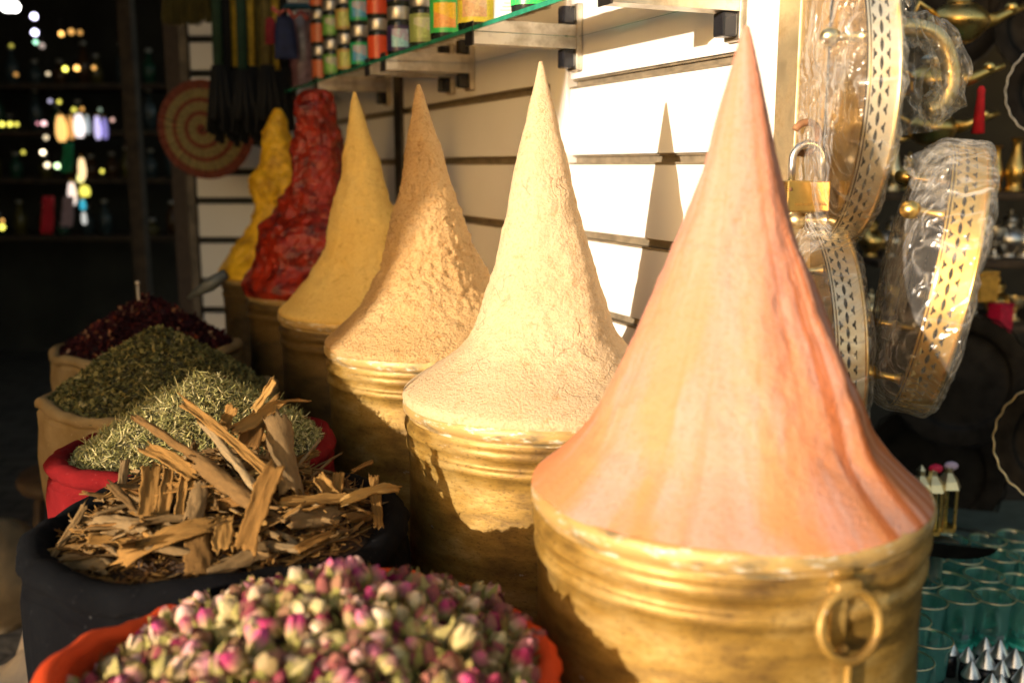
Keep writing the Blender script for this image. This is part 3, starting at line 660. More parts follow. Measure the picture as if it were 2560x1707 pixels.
hero = [  # (px0, px1, width m, curl, bend, side(0 outer grey up / 1 inner tan up), lift0, lift1, label)
 ((340, 1040), (500, 1145), .020, 4.6, 0.0, 0, .075, .050, 'long grey brown rolled cinnamon quill pointing to the upper left of the heap'),
 ((488, 1142), (636, 1252), .032, 3.4, 0.0, 0, .052, .040, 'thick grey cinnamon quill with a flaking band, across the middle of the heap'),
 ((364, 1120), (486, 1190), .018, 1.2, 0.1, 1, .045, .035, 'broad pale tan bark strip under the long rolled quill'),
 ((508, 1052), (644, 1222), .014, 3.0, 0.0, 0, .060, .042, 'narrow greyish rolled quill right of the thick quill'),
 ((458, 1008), (675, 1190), .012, 1.0, 0.12, 1, .085, .045, 'very long thin orange brown strip slanting over the heap'),
 ((686, 1165), (607, 1378), .021, .7, 0.05, 1, .030, .040, 'upright flat tan bark slab leaning in the centre of the heap'),
 ((688, 1035), (726, 1226), .034, 2.0, 0.0, 0, .060, .030, 'wide split brown bark trough standing at the upper right'),
 ((577, 1080), (700, 1002), .018, 1.6, -0.25, 1, .060, .090, 'curved tan bark strip rising to the upper right'),
 ((690, 1008), (765, 1004), .004, .8, 0.1, 1, .090, .095, 'thin bark tendril at the top right of the heap'),
 ((636, 1025), (686, 950), .010, 1.0, -0.15, 1, .085, .120, 'small pointed bark splinter sticking up highest'),
 ((556, 1075), (584, 1015), .014, .8, 0.0, 1, .055, .085, 'small upright tan bark piece behind the thin strip'),
 ((302, 1400), (532, 1312), .019, .8, 0.30, 1, .022, .030, 'long arched tan bark strip at the lower left'),
 ((492, 1318), (496, 1434), .026, .7, 0.0, 0, .026, .020, 'flat grey rectangular bark slab hanging at the front'),
 ((561, 1290), (556, 1376), .019, .6, 0.0, 1, .028, .024, 'short bright tan rectangular bark piece near the centre'),
 ((228, 1300), (364, 1312), .017, 1.2, 0.1, 0, .022, .024, 'flat grey bark piece at the left of the heap'),
 ((142, 1398), (268, 1412), .019, 1.6, 0.05, 0, .016, .016, 'speckled grey bark roll at the far left rim'),
 ((520, 1432), (668, 1366), .020, 1.6, 0.0, 0, .018, .022, 'dark brown bark piece along the front rim'),
 ((700, 1258), (870, 1246), .013, 1.4, 0.05, 1, .024, .034, 'low brown bark strip at the right side'),
 ((855, 1256), (995, 1226), .012, .9, 0.35, 1, .032, .030, 'thin arched bark strip curling over the right rim'),
 ((934, 1190), (948, 1322), .012, .7, 0.0, 1, .030, .018, 'upright tan bark sliver at the right rim'),
 ((722, 1296), (852, 1282), .026, 1.0, 0.0, 0, .020, .020, 'broad ribbed brown bark slab at the right'),
 ((504, 1200), (484, 1300), .020, 1.3, 0.0, 0, .034, .024, 'grey upright bark piece below the thick quill'),
 ((380, 1168), (368, 1292), .021, 1.2, 0.0, 1, .030, .026, 'tan notched bark piece left of the centre'),
 ((276, 1210), (378, 1306), .015, 3.4, 0.0, 0, .030, .022, 'slim grey brown quill at the left'),
 ((312, 1146), (300, 1236), .013, 2.2, 0.0, 0, .042, .022, 'small grey upright quill at the back left'),
 ((424, 1172), (408, 1300), .016, 2.2, 0.1, 1, .038, .020, 'dark curled bark piece standing left of the thick quill'),
 ((462, 1185), (448, 1290), .014, 2.6, 0.0, 1, .036, .020, 'narrow reddish curled bark piece beside the grey slab'),
 ((128, 1392), (212, 1262), .010, 1.8, -.15, 0, .014, .034, 'thin dark bark strip reaching over the left rim'),
 ((880, 1180), (930, 1155), .006, 1.0, 0.1, 1, .040, .055, 'forked bark twig at the right edge'),
 ((790, 1190), (835, 1250), .022, 2.8, 0.0, 1, .045, .024, 'short curled bark roll open towards the camera'),
 ((846, 1185), (838, 1262), .016, 2.4, 0.0, 1, .045, .022, 'torn bark funnel right of the split trough'),
 ((870, 1290), (944, 1282), .018, 3.6, 0.0, 0, .026, .024, 'small knobbly bark roll near the right rim'),
 ((640, 1360), (752, 1372), .014, 2.2, 0.1, 0, .014, .014, 'small brown quill near the front right rim'),
 ((744, 1374), (832, 1334), .010, .8, 0.1, 1, .016, .020, 'narrow tan sliver on the front right rim'),
 ((612, 1120), (660, 1040), .030, 1.8, 0.1, 1, .040, .060, 'dark curled bark leaf behind the long thin strip'),
 ((640, 1100), (700, 1130), .026, 2.4, 0.1, 1, .035, .045, 'broken curled bark shell at the back')]
for i, (a_, c_, W_, cu, be, side, l0, l1, lab) in enumerate(hero):
    p0 = on_heap(a_[0], a_[1], l0); p1 = on_heap(c_[0], c_[1], l1)
    lo, hi = (0, 1) if a_[1] > c_[1] else (1, 0)           # the lower end rests on the heap, the other leans back a little
    e_ = [p0, p1]; q_ = [a_, c_]; tl = (e_[lo] - EYE).dot(fw); th = (e_[hi] - EYE).dot(fw); th = tl + max(-.02, min(.055, th - tl))
    e_[hi] = EYE + ray(*q_[hi]) * th; p0, p1 = e_; L_ = (p1 - p0).length
    o = bark_mesh(L_, W_, cu, be if not side else -be, 100 + i, nl=26, nw=12 if cu > 2 else 9, thick=0.0018, twist=random.uniform(-.3, .3)).build('cinnamon_bark', [M['bark'], M['barkin']])
    face = (EYE - (p0 + p1) / 2).normalized() + Vector((0, 0, 0.5))
    place_bark(o, p0, p1, face, math.pi if side else 0); tag(o, lab, 'cinnamon bark', CG)
protos = []
rb = random.Random(3)
for i in range(16):
    protos.append(bark_mesh(rb.uniform(.04, .11), rb.uniform(.006, .020), rb.uniform(.9, 5.2), rb.uniform(-.2, .25), 300 + i, nl=14, nw=8, twist=rb.uniform(-.6, .6)).mesh('cinnamon_bark', [M['bark'], M['barkin']]))
first = None
for i in range(262):
    rr = 0.163 * math.sqrt(rb.random()); t = rb.uniform(0, 2 * math.pi)
    x, y = cc.x + rr * math.cos(t), cc.y + rr * math.sin(t)
    o = bpy.data.objects.new('cinnamon_bark', protos[i % 16]); C.objects.link(o)
    z = cf(x, y) + rb.uniform(0.002, 0.022) * (1 if rr < .15 else .5)
    az = rb.uniform(0, 6.283); el = rb.gauss(0, .20)
    o.location = (x, y, z); o.rotation_euler = (rb.uniform(0, 6.28), el, az)
    s_ = rb.uniform(.6, 1.05) * (1 if rr < .14 else .62); o.scale = (s_, s_, s_)
    tag(o, 'one of the small loose cinnamon bark pieces piled between the larger quills', 'cinnamon bark', CG)

# ------------------------------------------------------------------ rosebuds
rc = SK['rose']
rf = mound(rc.x, rc.y, 0.188, -0.022, 0.088, 9, p=0.72, pk=(0.03, 0.0), bumpy=0.010)
def rose_mats():
    m, t, b, o = newmat('rose_petals'); g = t.nodes.new('ShaderNodeObjectInfo').outputs['Random']
    v = tc(t); sp = t.nodes.new('ShaderNodeSeparateXYZ'); t.links.new(v, sp.inputs[0])
    col = ramp(t, g, [(0, (0.42, 0.015, 0.11)), (0.16, (0.55, 0.07, 0.22)), (0.30, (0.74, 0.36, 0.40)), (0.48, (0.74, 0.56, 0.38)), (0.66, (0.56, 0.46, 0.20)), (0.82, (0.78, 0.46, 0.42)), (0.92, (0.40, 0.012, 0.10)), (1, (0.80, 0.64, 0.46))])
    zz = ramp(t, mth(t, 'MULTIPLY', sp.outputs[2], 42), [(0.05, (0.62, 0.52, 0.24)), (0.5, (1, 1, 1))])
    col = mixc(t, mixc(t, 1, ramp(t, mth(t, 'MULTIPLY', sp.outputs[2], 45), [(0.30, (1, 1, 1)), (0.85, (0, 0, 0))]), (0.95,) * 3, 'MULTIPLY'), col, (0.46, 0.38, 0.15))
    st = noi(t, tc(t, 1, 'Object', (500, 500, 60)), 1, 3)
    col = mixc(t, 0.5, col, ramp(t, st, [(0.3, (0.55,) * 3), (0.7, (1, 1, 1))]), 'MULTIPLY')
    t.links.new(col, b.inputs['Base Color']); b.inputs['Roughness'].default_value = 0.7; bump(t, b, st, 0.9, 0.002)
    b.inputs['Subsurface Weight'].default_value = 0.0; return m
M['petal'] = rose_mats()
M['calyx'] = island('rose_calyx', [(0, (0.22, 0.20, 0.05)), (0.5, (0.42, 0.36, 0.13)), (1, (0.20, 0.12, 0.04))], src='object')
def bud_meshes(seed):
    g = random.Random(seed); L = g.uniform(.018, .024); W = g.uniform(.0068, .0088)
    prof = interp([(0.0008, 0), (W * .62, L * .10), (W * .98, L * .34), (W * .86, L * .60), (W * .50, L * .84), (W * .20, L * .96), (0.0005, L)], 4)
    k = g.choice([3, 4, 5]); tw = g.uniform(2, 5)
    b = MB(); b.lathe(prof, 20, 0, None, lambda t, z, j: 1 + 0.13 * abs(math.sin((k * t + tw * z / L * 1.5) / 2)) + 0.05 * math.sin(7 * t + 3 * z / L), caps=False)
    for q in range(3):                                       # loose outer petals
        a0 = g.uniform(0, 6.28); vs = []
        for i in range(6):
            u_ = i / 5; r_ = W * (0.75 + 0.42 * math.sin(math.pi * min(.8, u_ * .9))) * 1.04; z_ = L * (0.12 + 0.78 * u_)
            hw = 0.75 * math.sin(math.pi * (0.15 + 0.72 * u_))
            for j in range(4):
                a_ = a0 + hw * (j / 3 - .5) * 1.6; vs.append((r_ * math.cos(a_), r_ * math.sin(a_), z_))
        b.add(vs, [(i * 4 + j, i * 4 + j + 1, i * 4 + j + 5, i * 4 + j + 4) for i in range(5) for j in range(3)], 0)
    petals = b.mesh('petals', M['petal'])
    b = MB(); b.lathe([(0.0009, -g.uniform(.004, .012)), (0.0011, -.001), (W * .5, .001), (W * .72, L * .12), (W * .66, L * .17), (W * .5, L * .15)], 12, 0, caps=False)
    for q in range(5):
        a0 = q * 1.2566 + g.uniform(-.2, .2); op = g.uniform(0, .9); vs = []; ll = g.uniform(.6, 1.05)
        for i in range(6):
            u_ = i / 5; z_ = L * (.1 + .8 * ll * u_ * (1 - .3 * op)); r_ = W * (.72 + .40 * math.sin(math.pi * min(.7, u_))) * 1.08 + W * op * 1.1 * u_ ** 2
            if op < .3: r_ *= (1 - .45 * u_ ** 3)
            hw = W * .50 * (1 - u_) ** .6 + .0002
            for s_ in (-1, 1): vs.append((r_ * math.cos(a0) - s_ * hw * math.sin(a0), r_ * math.sin(a0) + s_ * hw * math.cos(a0), z_))
        b.add(vs, [(2 * i, 2 * i + 1, 2 * i + 3, 2 * i + 2) for i in range(5)])
    return petals, b.mesh('calyx', M['calyx'])
buds = [bud_meshes(50 + i) for i in range(7)]
RG = 'dried rosebuds heaped in the orange sack'
def put_bud(pt, cx_, x, y, z, rot, s_, lab):
    o = bpy.data.objects.new('rosebud', pt); C.objects.link(o); o.location = (x, y, z); o.rotation_euler = rot; o.scale = (s_,) * 3
    c = bpy.data.objects.new('calyx', cx_); C.objects.link(c); c.parent = o
    return tag(o, lab, 'rosebud', RG)
# poisson-like scatter so that they pack evenly; visible (front facing) part first
rg = random.Random(12); pts = []
tries = 0
while len(pts) < 800 and tries < 60000:
    tries += 1
    rr = 0.180 * math.sqrt(rg.random()); t = rg.uniform(0, 2 * math.pi); x, y = rc.x + rr * math.cos(t), rc.y + rr * math.sin(t)
    d = 0.0120
    if all((x - a) ** 2 + (y - c) ** 2 > d * d for a, c in pts): pts.append((x, y))
vis = []
for x, y in pts:
    z = rf(x, y); q = Vector((x, y, z)) - EYE; t = q.dot(fw); py = 853.5 - F * q.dot(up) / t
    vis.append((py > 1790, x, y, z))
vis.sort(key=lambda a: (a[0], a[3] * 0))
ind = [v for v in vis if not v[0]][:290]; rest = [v for v in vis if v not in ind]
for q, (_, x, y, z) in enumerate(ind):
    for lay in (0,):
        pt, cx_ = buds[q % 7]
        put_bud(pt, cx_, x, y, z + rg.uniform(.001, .010), (rg.gauss(0, 1.1), rg.gauss(0, 1.1), rg.uniform(0, 6.28)), rg.uniform(.74, 1.08), 'one of the many small pink and cream dried rosebuds in the orange sack')
# the rest and what lies beneath: one object
b, _, _ = mound_mesh('loose_rosebuds', lambda x, y: rf(x, y) - 0.012, rc.x, rc.y, 0.175, None, '', '')
for k_, (_, x, y, z) in enumerate(rest[:400] + [(0, x + rg.uniform(-.006, .006), y + rg.uniform(-.006, .006), rf(x, y) - .008) for _, x, y, _ in ind]):
    pt, cx_ = buds[k_ % 7]; Mx = Matrix.Translation((x, y, z + .003)) @ (Matrix.Rotation(rg.uniform(0, 6.28), 4, 'Z') @ Matrix.Rotation(rg.gauss(0, 1.3), 4, 'X'))
    for me, mi in ((pt, 1), (cx_, 2)): b.add([v.co for v in me.vertices], [tuple(p.vertices) for p in me.polygons], mi, Mx)
M['bud_pink'] = island('bud_mix', [(0, (0.30, 0.03, 0.08)), (.4, (.30, .22, .09)), (.7, (.20, .01, .05)), (1, (.36, .28, .14))])
M['rose_base'] = simple('rose_underlayer', (0.06, 0.03, 0.02), 0.95, 0, .5, 60)  # dark brown layer below the buds
flakes(b, rf, rc.x, rc.y, 0.178, 1300, .013, .0030, .35, 91, lift=.012, up_=.6, nseg=3, mi=2)
tag(b.build('loose_rosebuds', [M['rose_base'], M['bud_pink'], M['calyx']]), 'rosebuds lying deeper in the orange sack', 'rosebuds', kind='stuff')

# ------------------------------------------------------------------ glass shelf, brackets
ZB = EZ + 0.186; ZG = EZ + 0.2045; SN0 = NW - 0.195
shf = thing('glass_shelf', 'green edged glass shelf carrying the stacked jars', 'shelf')
def pane(s0, s1, z):
    b = MB(); b.wbox(s0, s1, SN0 + 0.004, NW - 0.012, z, z + 0.006); b.build('pane', M['glass_green'], shf, smooth=False)
    b = MB(); b.wbox(s0, s1, SN0, SN0 + 0.0035, z, z + 0.0065); b.wbox(s0, s1, NW - 0.0115, NW - 0.009, z, z + 0.0065); b.build('polished_edge', M['glass_edge'], shf, smooth=False)
pane(ws(1873), ws(1455) - 0.005, ZG); pane(ws(1455) + 0.003, 3.35, ZG)
def bracket(s, label, L=0.19):
    r = thing('shelf_bracket', label, 'bracket', group='steel brackets under the glass shelf')
    b = MB(); t_ = 0.0018; w_ = 0.026
    b.wbox(s - t_, s + t_, NW - L, NW - 0.012, ZB, ZB + 0.0182); b.wbox(s + t_ + .0002, s + w_, NW - L, NW - 0.012, ZB, ZB + 0.003); b.wbox(s + w_ + .0002, s + w_ + 2 * t_, NW - L, NW - .012, ZB, ZB + .0182)
    b.build('arm', M['steel'], r, smooth=False, bevel=0.0006)
    b = MB(); b.wbox(s - t_ - .001, s + w_ + 2 * t_ + .001, NW - L - .003, NW - L - 0.0002, ZB - .002, ZB + 0.034); b.build('end_cap', M['dark_steel'], r, smooth=False, bevel=0.001)
    b = MB(); b.wbox(s - .003, s + w_ + .005, NW - 0.0118, NW - 0.0014, ZB - .034, ZB + 0.055); b.build('wall_plate', M['steel'], r, smooth=False, bevel=0.002)
    b = MB(); b.wbox(s + .001, s + w_ - .002, NW - 0.034, NW - .012, ZB - .030, ZB - .0005); b.build('hook', M['black_gloss'], r, smooth=False, bevel=0.003)
bracket(ws(1868, 28), 'shelf bracket nearest the camera above the orange cone tip'); bracket(ws(1456, 121), 'shelf bracket right of the cream cone tip')
bracket(ws(1188, 178), 'third shelf bracket, above the tan cone'); bracket(ws(1143, 192) + .01, 'fourth shelf bracket, close beside the third one')
bracket(ws(978, 215), 'shelf bracket above the mustard cone'); bracket(3.28, 'farthest shelf bracket above the red paste')

# ------------------------------------------------------------------ jars
def labelmat(name, bgc, inner=None, low=None, border=None):
    """paper label: border colour, an inner field (upper and lower colour) and rows of tiny unreadable print"""
    m, t, b, o = newmat(name); v = tc(t); sp = t.nodes.new('ShaderNodeSeparateXYZ'); t.links.new(v, sp.inputs[0])
    X, Z = sp.outputs[0], sp.outputs[2]
    col = mixc(t, 0.0, bgc, bgc)
    txt = ramp(t, noi(t, tc(t, 1, 'Object', (420, 420, 900)), 1, 2), [(0.52, (0, 0, 0)), (0.58, (0.55,) * 3)])
    if inner:
        mask = mth(t, 'MULTIPLY', mth(t, 'LESS_THAN', mth(t, 'ABSOLUTE', X), 0.0155), mth(t, 'MULTIPLY', mth(t, 'GREATER_THAN', Z, 0.012), mth(t, 'LESS_THAN', Z, 0.037)))
        f = mixc(t, mth(t, 'GREATER_THAN', mth(t, 'ADD', Z, mth(t, 'MULTIPLY', X, 0.3)), 0.024), low or inner, inner)
        f = mixc(t, ramp(t, noi(t, v, 130, 3), [(0.5, (0, 0, 0)), (0.6, (0.5,) * 3)]), f, tuple(min(1, x * 1.8) for x in (low or inner)))
        col = mixc(t, mask, col, f)
    col = mixc(t, mth(t, 'MULTIPLY', txt, 0.6), col, tuple(x * 0.35 for x in (inner or bgc)))
    t.links.new(col, b.inputs['Base Color']); b.inputs['Roughness'].default_value = 0.35; return m
LM = dict(
 orange=labelmat('orange_label', (0.66, 0.16, 0.06)), green=labelmat('green_label', (0.14, 0.36, 0.05), (0.52, 0.50, 0.42), (0.22, 0.50, 0.10)),
 yellow=labelmat('yellow_label', (0.55, 0.36, 0.10), (0.50, 0.56, 0.14), (0.55, 0.58, 0.16)), mint=labelmat('mint_label', (0.0, 0.42, 0.14), (0.50, 0.46, 0.55), (0.10, 0.38, 0.66)),
 red=labelmat('red_label', (0.75, 0.09, 0.03)), purple=labelmat('blue_purple_label', (0.035, 0.015, 0.08), (0.45, 0.42, 0.60), (0.30, 0.62, 0.72)),
 olive=labelmat('olive_label', (0.26, 0.33, 0.09), (0.52, 0.54, 0.36), (0.32, 0.40, 0.12)), gold=labelmat('yellow_green_label', (0.02, 0.55, 0.12), (0.90, 0.58, 0.03), (0.85, 0.34, 0.08)),
 lemon=labelmat('lemon_label', (0.88, 0.76, 0.06), (0.85, 0.62, 0.40), (0.80, 0.48, 0.25)))
M['jar_dark'] = simple('dark_jar_content', (0.02, 0.025, 0.02), 0.15, 0, .3, 30)
M['cap'] = metal('jar_cap', (0.62, 0.60, 0.55), 0.38, 300, 0.05, (.45, .43, .38))
jar_proto = {}
def jar(kind, x, y, z, scale, label, rz):
    if kind not in jar_proto:
        r = thing('spice_jar', '', 'jar'); R = 0.0235
        b = MB(); b.lathe(interp([(R * .9, 0), (R, .003), (R, .025), (R, .046), (R * .9, .050)], 2), 28); b.build('jar_body', M['jar_dark'], r)
        b = MB(); n = 26; vs = []; arc = 5.4
        for z_ in (0.007, 0.014, 0.021, 0.028, 0.035, 0.042):
            for i in range(n): a_ = -math.pi / 2 + arc * (i / (n - 1) - .5); vs.append(((R + .0006) * math.cos(a_), (R + .0006) * math.sin(a_), z_))
        b.add(vs, [(j * n + i, j * n + i + 1, (j + 1) * n + i + 1, (j + 1) * n + i) for j in range(5) for i in range(n - 1)]); b.build('paper_label', LM[kind], r)
        b = MB(); b.lathe([(R * .94, .0505), (R * .98, .052), (R * .98, .066), (R * .93, .0685)], 28); b.build('cap', M['cap'], r, angle=40)
        jar_proto[kind] = r; o = r
    else: o = copy_tree(jar_proto[kind])
    o.location = (x, y, z); o.rotation_euler = (0, 0, rz); o.scale = (scale, scale, scale * 1.3); o['label'] = label; o['group'] = 'stacked jars on the glass shelf'
    return o
cols = [('orange', 802, 1.0, 4), ('green', 833, 1.02, 4), ('yellow', 868, 1.0, 4), ('mint', 903, 1.04, 3), ('red', 948, 1.0, 3), ('purple', 1000, 1.05, 2), ('olive', 1060, 1.10, 2), ('gold', 1120, 1.25, 2), ('lemon', 1192, 1.25, 1)]
lev = ['bottom of its stack', 'second up in its stack', 'third up in its stack', 'topmost of its stack']
for kind, px, sc_, cnt in cols:
    p = atw(px, 150, SN0 + 0.032)
    for k in range(cnt):
        jar(kind, p.x + random.uniform(-.001, .001), p.y, ZG + 0.0068 + k * 0.0895 * sc_, sc_, f'jar with {kind.replace("gold", "yellow and green framed").replace("lemon", "lemon yellow").replace("purple", "blue and purple").replace("mint", "mint green and blue")} label, {lev[k]}', rad(random.uniform(-8, 8)))
# second depth rows seen in the gaps and shadow casting jars at the near end
for i, (s_, kind) in enumerate([(1.90, 'green'), (2.05, 'red'), (2.25, 'mint'), (2.45, 'orange'), (2.7, 'yellow')]):
    p = wp(s_, SN0 + 0.10, 0)
    for k in range(3): jar(kind, p.x, p.y, ZG + 0.0068 + k * 0.0895, 1.0, f'{kind} labelled rear jar, {lev[k]}, {["above the cream cone", "right of the tan cone", "over the tan cone", "over the mustard cone", "over the red paste"][i]}', 0.3 * i)
for i, px in enumerate((1475, 1600, 1715)):
    p = wp(ws((1512, 1640, 1775)[i], 80) - .075, SN0 + .032, 0); k_ = ('gold', 'lemon', 'olive')[i]
    jar(k_, p.x, p.y, ZG + 0.0068, 1.15, f'{["first", "second", "third"][i]} jar from the left on the sunlit near end of the shelf', 0)
# tall white carton with a leaf motif
ct = thing('carton', 'tall white carton with leaf print and blue band on the shelf', 'carton', (*(atw(1293, 50, SN0 + 0.04).xy), ZG + 0.007), rz=rad(6))
b = MB(); b.box((-.033, -.022, 0), (.033, .022, .12)); b.build('box', simple('white_card', (.80, .79, .76), .5, 0, .03), ct, smooth=False, bevel=.001)
M['lblue'] = simple('pale_blue_print', (.30, .50, .60), .5, 0, .6, 120); M['lpink'] = simple('pale_pink_print', (.72, .50, .42), .5, 0, .3, 200)
b = MB(); b.box((-.0325, -.0232, .028), (.0325, -.0224, .036)); b.build('blue_band', M['lblue'], ct, smooth=False)
b = MB()
for k in range(3): b.box((-.028 + k * .003, -.0232, .010 + k * .005), (.020, -.0224, .0118 + k * .005))
b.build('small_print', M['lpink'], ct, smooth=False)
b = MB()
for k in range(9):
    a_ = rad(-20 + k * 40); q = Vector((-.006, -.0234, .055)); d = Vector((math.cos(a_), 0, math.sin(a_))); s2 = Vector((-d.z, 0, d.x))
    b.add([q + d * .003, q + d * .010 + s2 * .0028, q + d * .018, q + d * .010 - s2 * .0028], [(0, 1, 2, 3)])
b.build('leaf_print', simple('dark_leaf_print', (.05, .14, .12), .5), ct, smooth=False)
# clear packets at the far shelf end
for i in range(5):
    p = atw(768 - i * 9, 150, SN0 + 0.02 + i * .012)
    b = MB(); n = 8; vs = []
    for j in range(n + 1):
        for k in range(5):
            x = (k / 4 - .5) * .05; z = j / n * .19; y = .008 * math.sin(math.pi * j / n) * math.cos((k - 2) * .7) + .004 * mn.noise(Vector((k, j, i)))
            vs.append((x, -y, z))
    b.add(vs, [(j * 5 + k, j * 5 + k + 1, j * 5 + k + 6, j * 5 + k + 5) for j in range(n) for k in range(4)])
    b.add([(v[0], -v[1] + .004, v[2]) for v in vs], [(j * 5 + k, j * 5 + k + 5, j * 5 + k + 6, j * 5 + k + 1) for j in range(n) for k in range(4)])
    o = b.build('spice_packet', simple('purplish_packet_%d' % i, (.16 + .03 * i, .10, .12), .25, 0, .5, 60), loc=(p.x, p.y, ZG + .008))
    o.rotation_euler = (0, 0, rad(20 + 10 * i)); tag(o, 'upright purplish clear packet at the far end of the shelf', 'packet', 'clear packets at the far end of the shelf')

# ------------------------------------------------------------------ padlock
pk = thing('padlock', 'brass padlock with steel shackle hanging open from the post', 'padlock')
S_ = 1.17
pc = atY(2014, 491, 1.135); ux = Vector((0.985, 0.17, 0)).normalized(); uy = Vector((-ux.y, ux.x, 0))
Mx = Matrix.Translation(pc) @ Matrix(((ux.x, uy.x, 0, 0), (ux.y, uy.y, 0, 0), (0, 0, 1, 0), (0, 0, 0, 1)))
pk.matrix_world = Mx
b = MB(); b.box((-.026, -.008, -.0175), (.026, .008, .0175)); b.build('lock_body', M['brass'], pk, smooth=False, bevel=.0018)
b = MB(); b.tube([(.0180 * -1, 0, .0172), (-.0180, 0, .035)] + [(.0180 * math.cos(a_), 0, .040 + .0185 * math.sin(a_)) for a_ in [math.pi - math.pi * k / 14 for k in range(15)]] + [(.0180, 0, .0172)], .0042, 12)
b.build('shackle', M['chrome'], pk)
b = MB(); M2 = Matrix.Translation((-.0225, -.0085, .008)) @ Matrix.Rotation(math.pi / 2, 4, 'X'); b.lathe([(.0008, 0), (.0022, .0001), (.0022, .0012), (.0008, .0013)], 12, 0, M2); b.build('rivet', M['rust'], pk)
cu = bpy.data.curves.new('engraving', 'FONT'); cu.body = 'hardened  shackle'; cu.size = 0.0052; cu.align_x = 'CENTER'; cu.extrude = 0.0002
to = bpy.data.objects.new('tmp', cu); C.objects.link(to); bpy.context.view_layer.update()
tm = bpy.data.meshes.new_from_object(to.evaluated_get(bpy.context.evaluated_depsgraph_get())); bpy.data.objects.remove(to)
tm.materials.clear(); tm.materials.append(simple('engraved_brass', (.28, .15, .03), .6, .5))
eo = bpy.data.objects.new('engraving', tm); C.objects.link(eo); eo.parent = pk; eo.location = (.003, -.0083, -.010); eo.rotation_euler = (math.pi / 2, 0, 0)

# ------------------------------------------------------------------ brass trays in cellophane
def gallery(R, H, n, mats_parent, mat, arc=(0, 2 * math.pi)):
    """pierced upright band around a tray: every cell is a rectangle with one cut-out"""
    b = MB(); rows = [('t', .28), ('l', .44), ('u', .28)]
    def P(a_, h): return (R * math.cos(a_), R * math.sin(a_), h)
    z0 = .10 * H; bandH = .62 * H
    for c in range(n):
        zz = z0
        for q, (kd, fr) in enumerate(rows):
            a0 = 2 * math.pi * (c + (0.5 if kd == 'l' else 0)) / n; da = 2 * math.pi / n; hh = bandH * fr
            K = 16; outer = []; inner = []
            for i in range(K):
                th = 2 * math.pi * i / K; cx_, sy_ = math.cos(th), math.sin(th); m_ = max(abs(cx_), abs(sy_))
                outer.append((cx_ / m_ * .5, sy_ / m_ * .5))
                if kd == 'l': inner.append((cx_ * .42, sy_ * .22 * (1 - .45 * abs(cx_) ** 2)))
                else:
                    rr = .26 + .12 * math.cos(3 * th + (math.pi / 2 if kd == 't' else -math.pi / 2)); inner.append((cx_ * rr * 1.0, sy_ * rr * 1.2))
            vs = []
            for (x, y) in outer + inner: vs.append(P(a0 + da * (x + .5), zz + hh * (y + .5)))
            b.add(vs, [(i, (i + 1) % K, K + (i + 1) % K, K + i) for i in range(K)]); zz += hh
    N2 = 96
    def ringband(za, zb, r0=R):
        vs = [(r0 * math.cos(2 * math.pi * i / N2), r0 * math.sin(2 * math.pi * i / N2), z) for z in (za, zb) for i in range(N2)]
        b.add(vs, [(i, (i + 1) % N2, N2 + (i + 1) % N2, N2 + i) for i in range(N2)])
    ringband(0, z0); ringband(z0 + bandH, H)
    return b.build('pierced_gallery', mat, mats_parent)
def filmwrap(R, H, seed, parent, ext=0.0, tail=None):
    b = MB(); prof = [(.02, -.034), (R * .5, -.030), (R * .86, -.022), (R + .000, -.006), (R + .003, H * .5), (R + .002, H + .002), (R * .8, H + .008), (.02, H + .010)]
    prof = interp(prof, 5); g = Vector((seed, seed, 0)); n = 110; vs = []
    for j, (r_, z_) in enumerate(prof):
        for i in range(n):
            t = 2 * math.pi * i / n; q = Vector((r_ * math.cos(t), r_ * math.sin(t), z_))
            rid = 1 - abs(mn.noise(q * 17 + g)) * 2; rid2 = 1 - abs(mn.noise(Vector((t * 7, r_ * 8, seed)))) * 2
            d = .0022 * rid + .0025 * rid2 + .0012 * mn.noise(q * 60)
            rr = r_ + d * min(1, r_ / .05); vs.append((rr * math.cos(t), rr * math.sin(t), z_ + (d * 1.2 if z_ > H * .6 else -d)))
    b.add(vs, [(j * n + i, j * n + (i + 1) % n, (j + 1) * n + (i + 1) % n, (j + 1) * n + i) for j in range(len(prof) - 1) for i in range(n)])
    return b.build('cellophane', M['film'], parent)
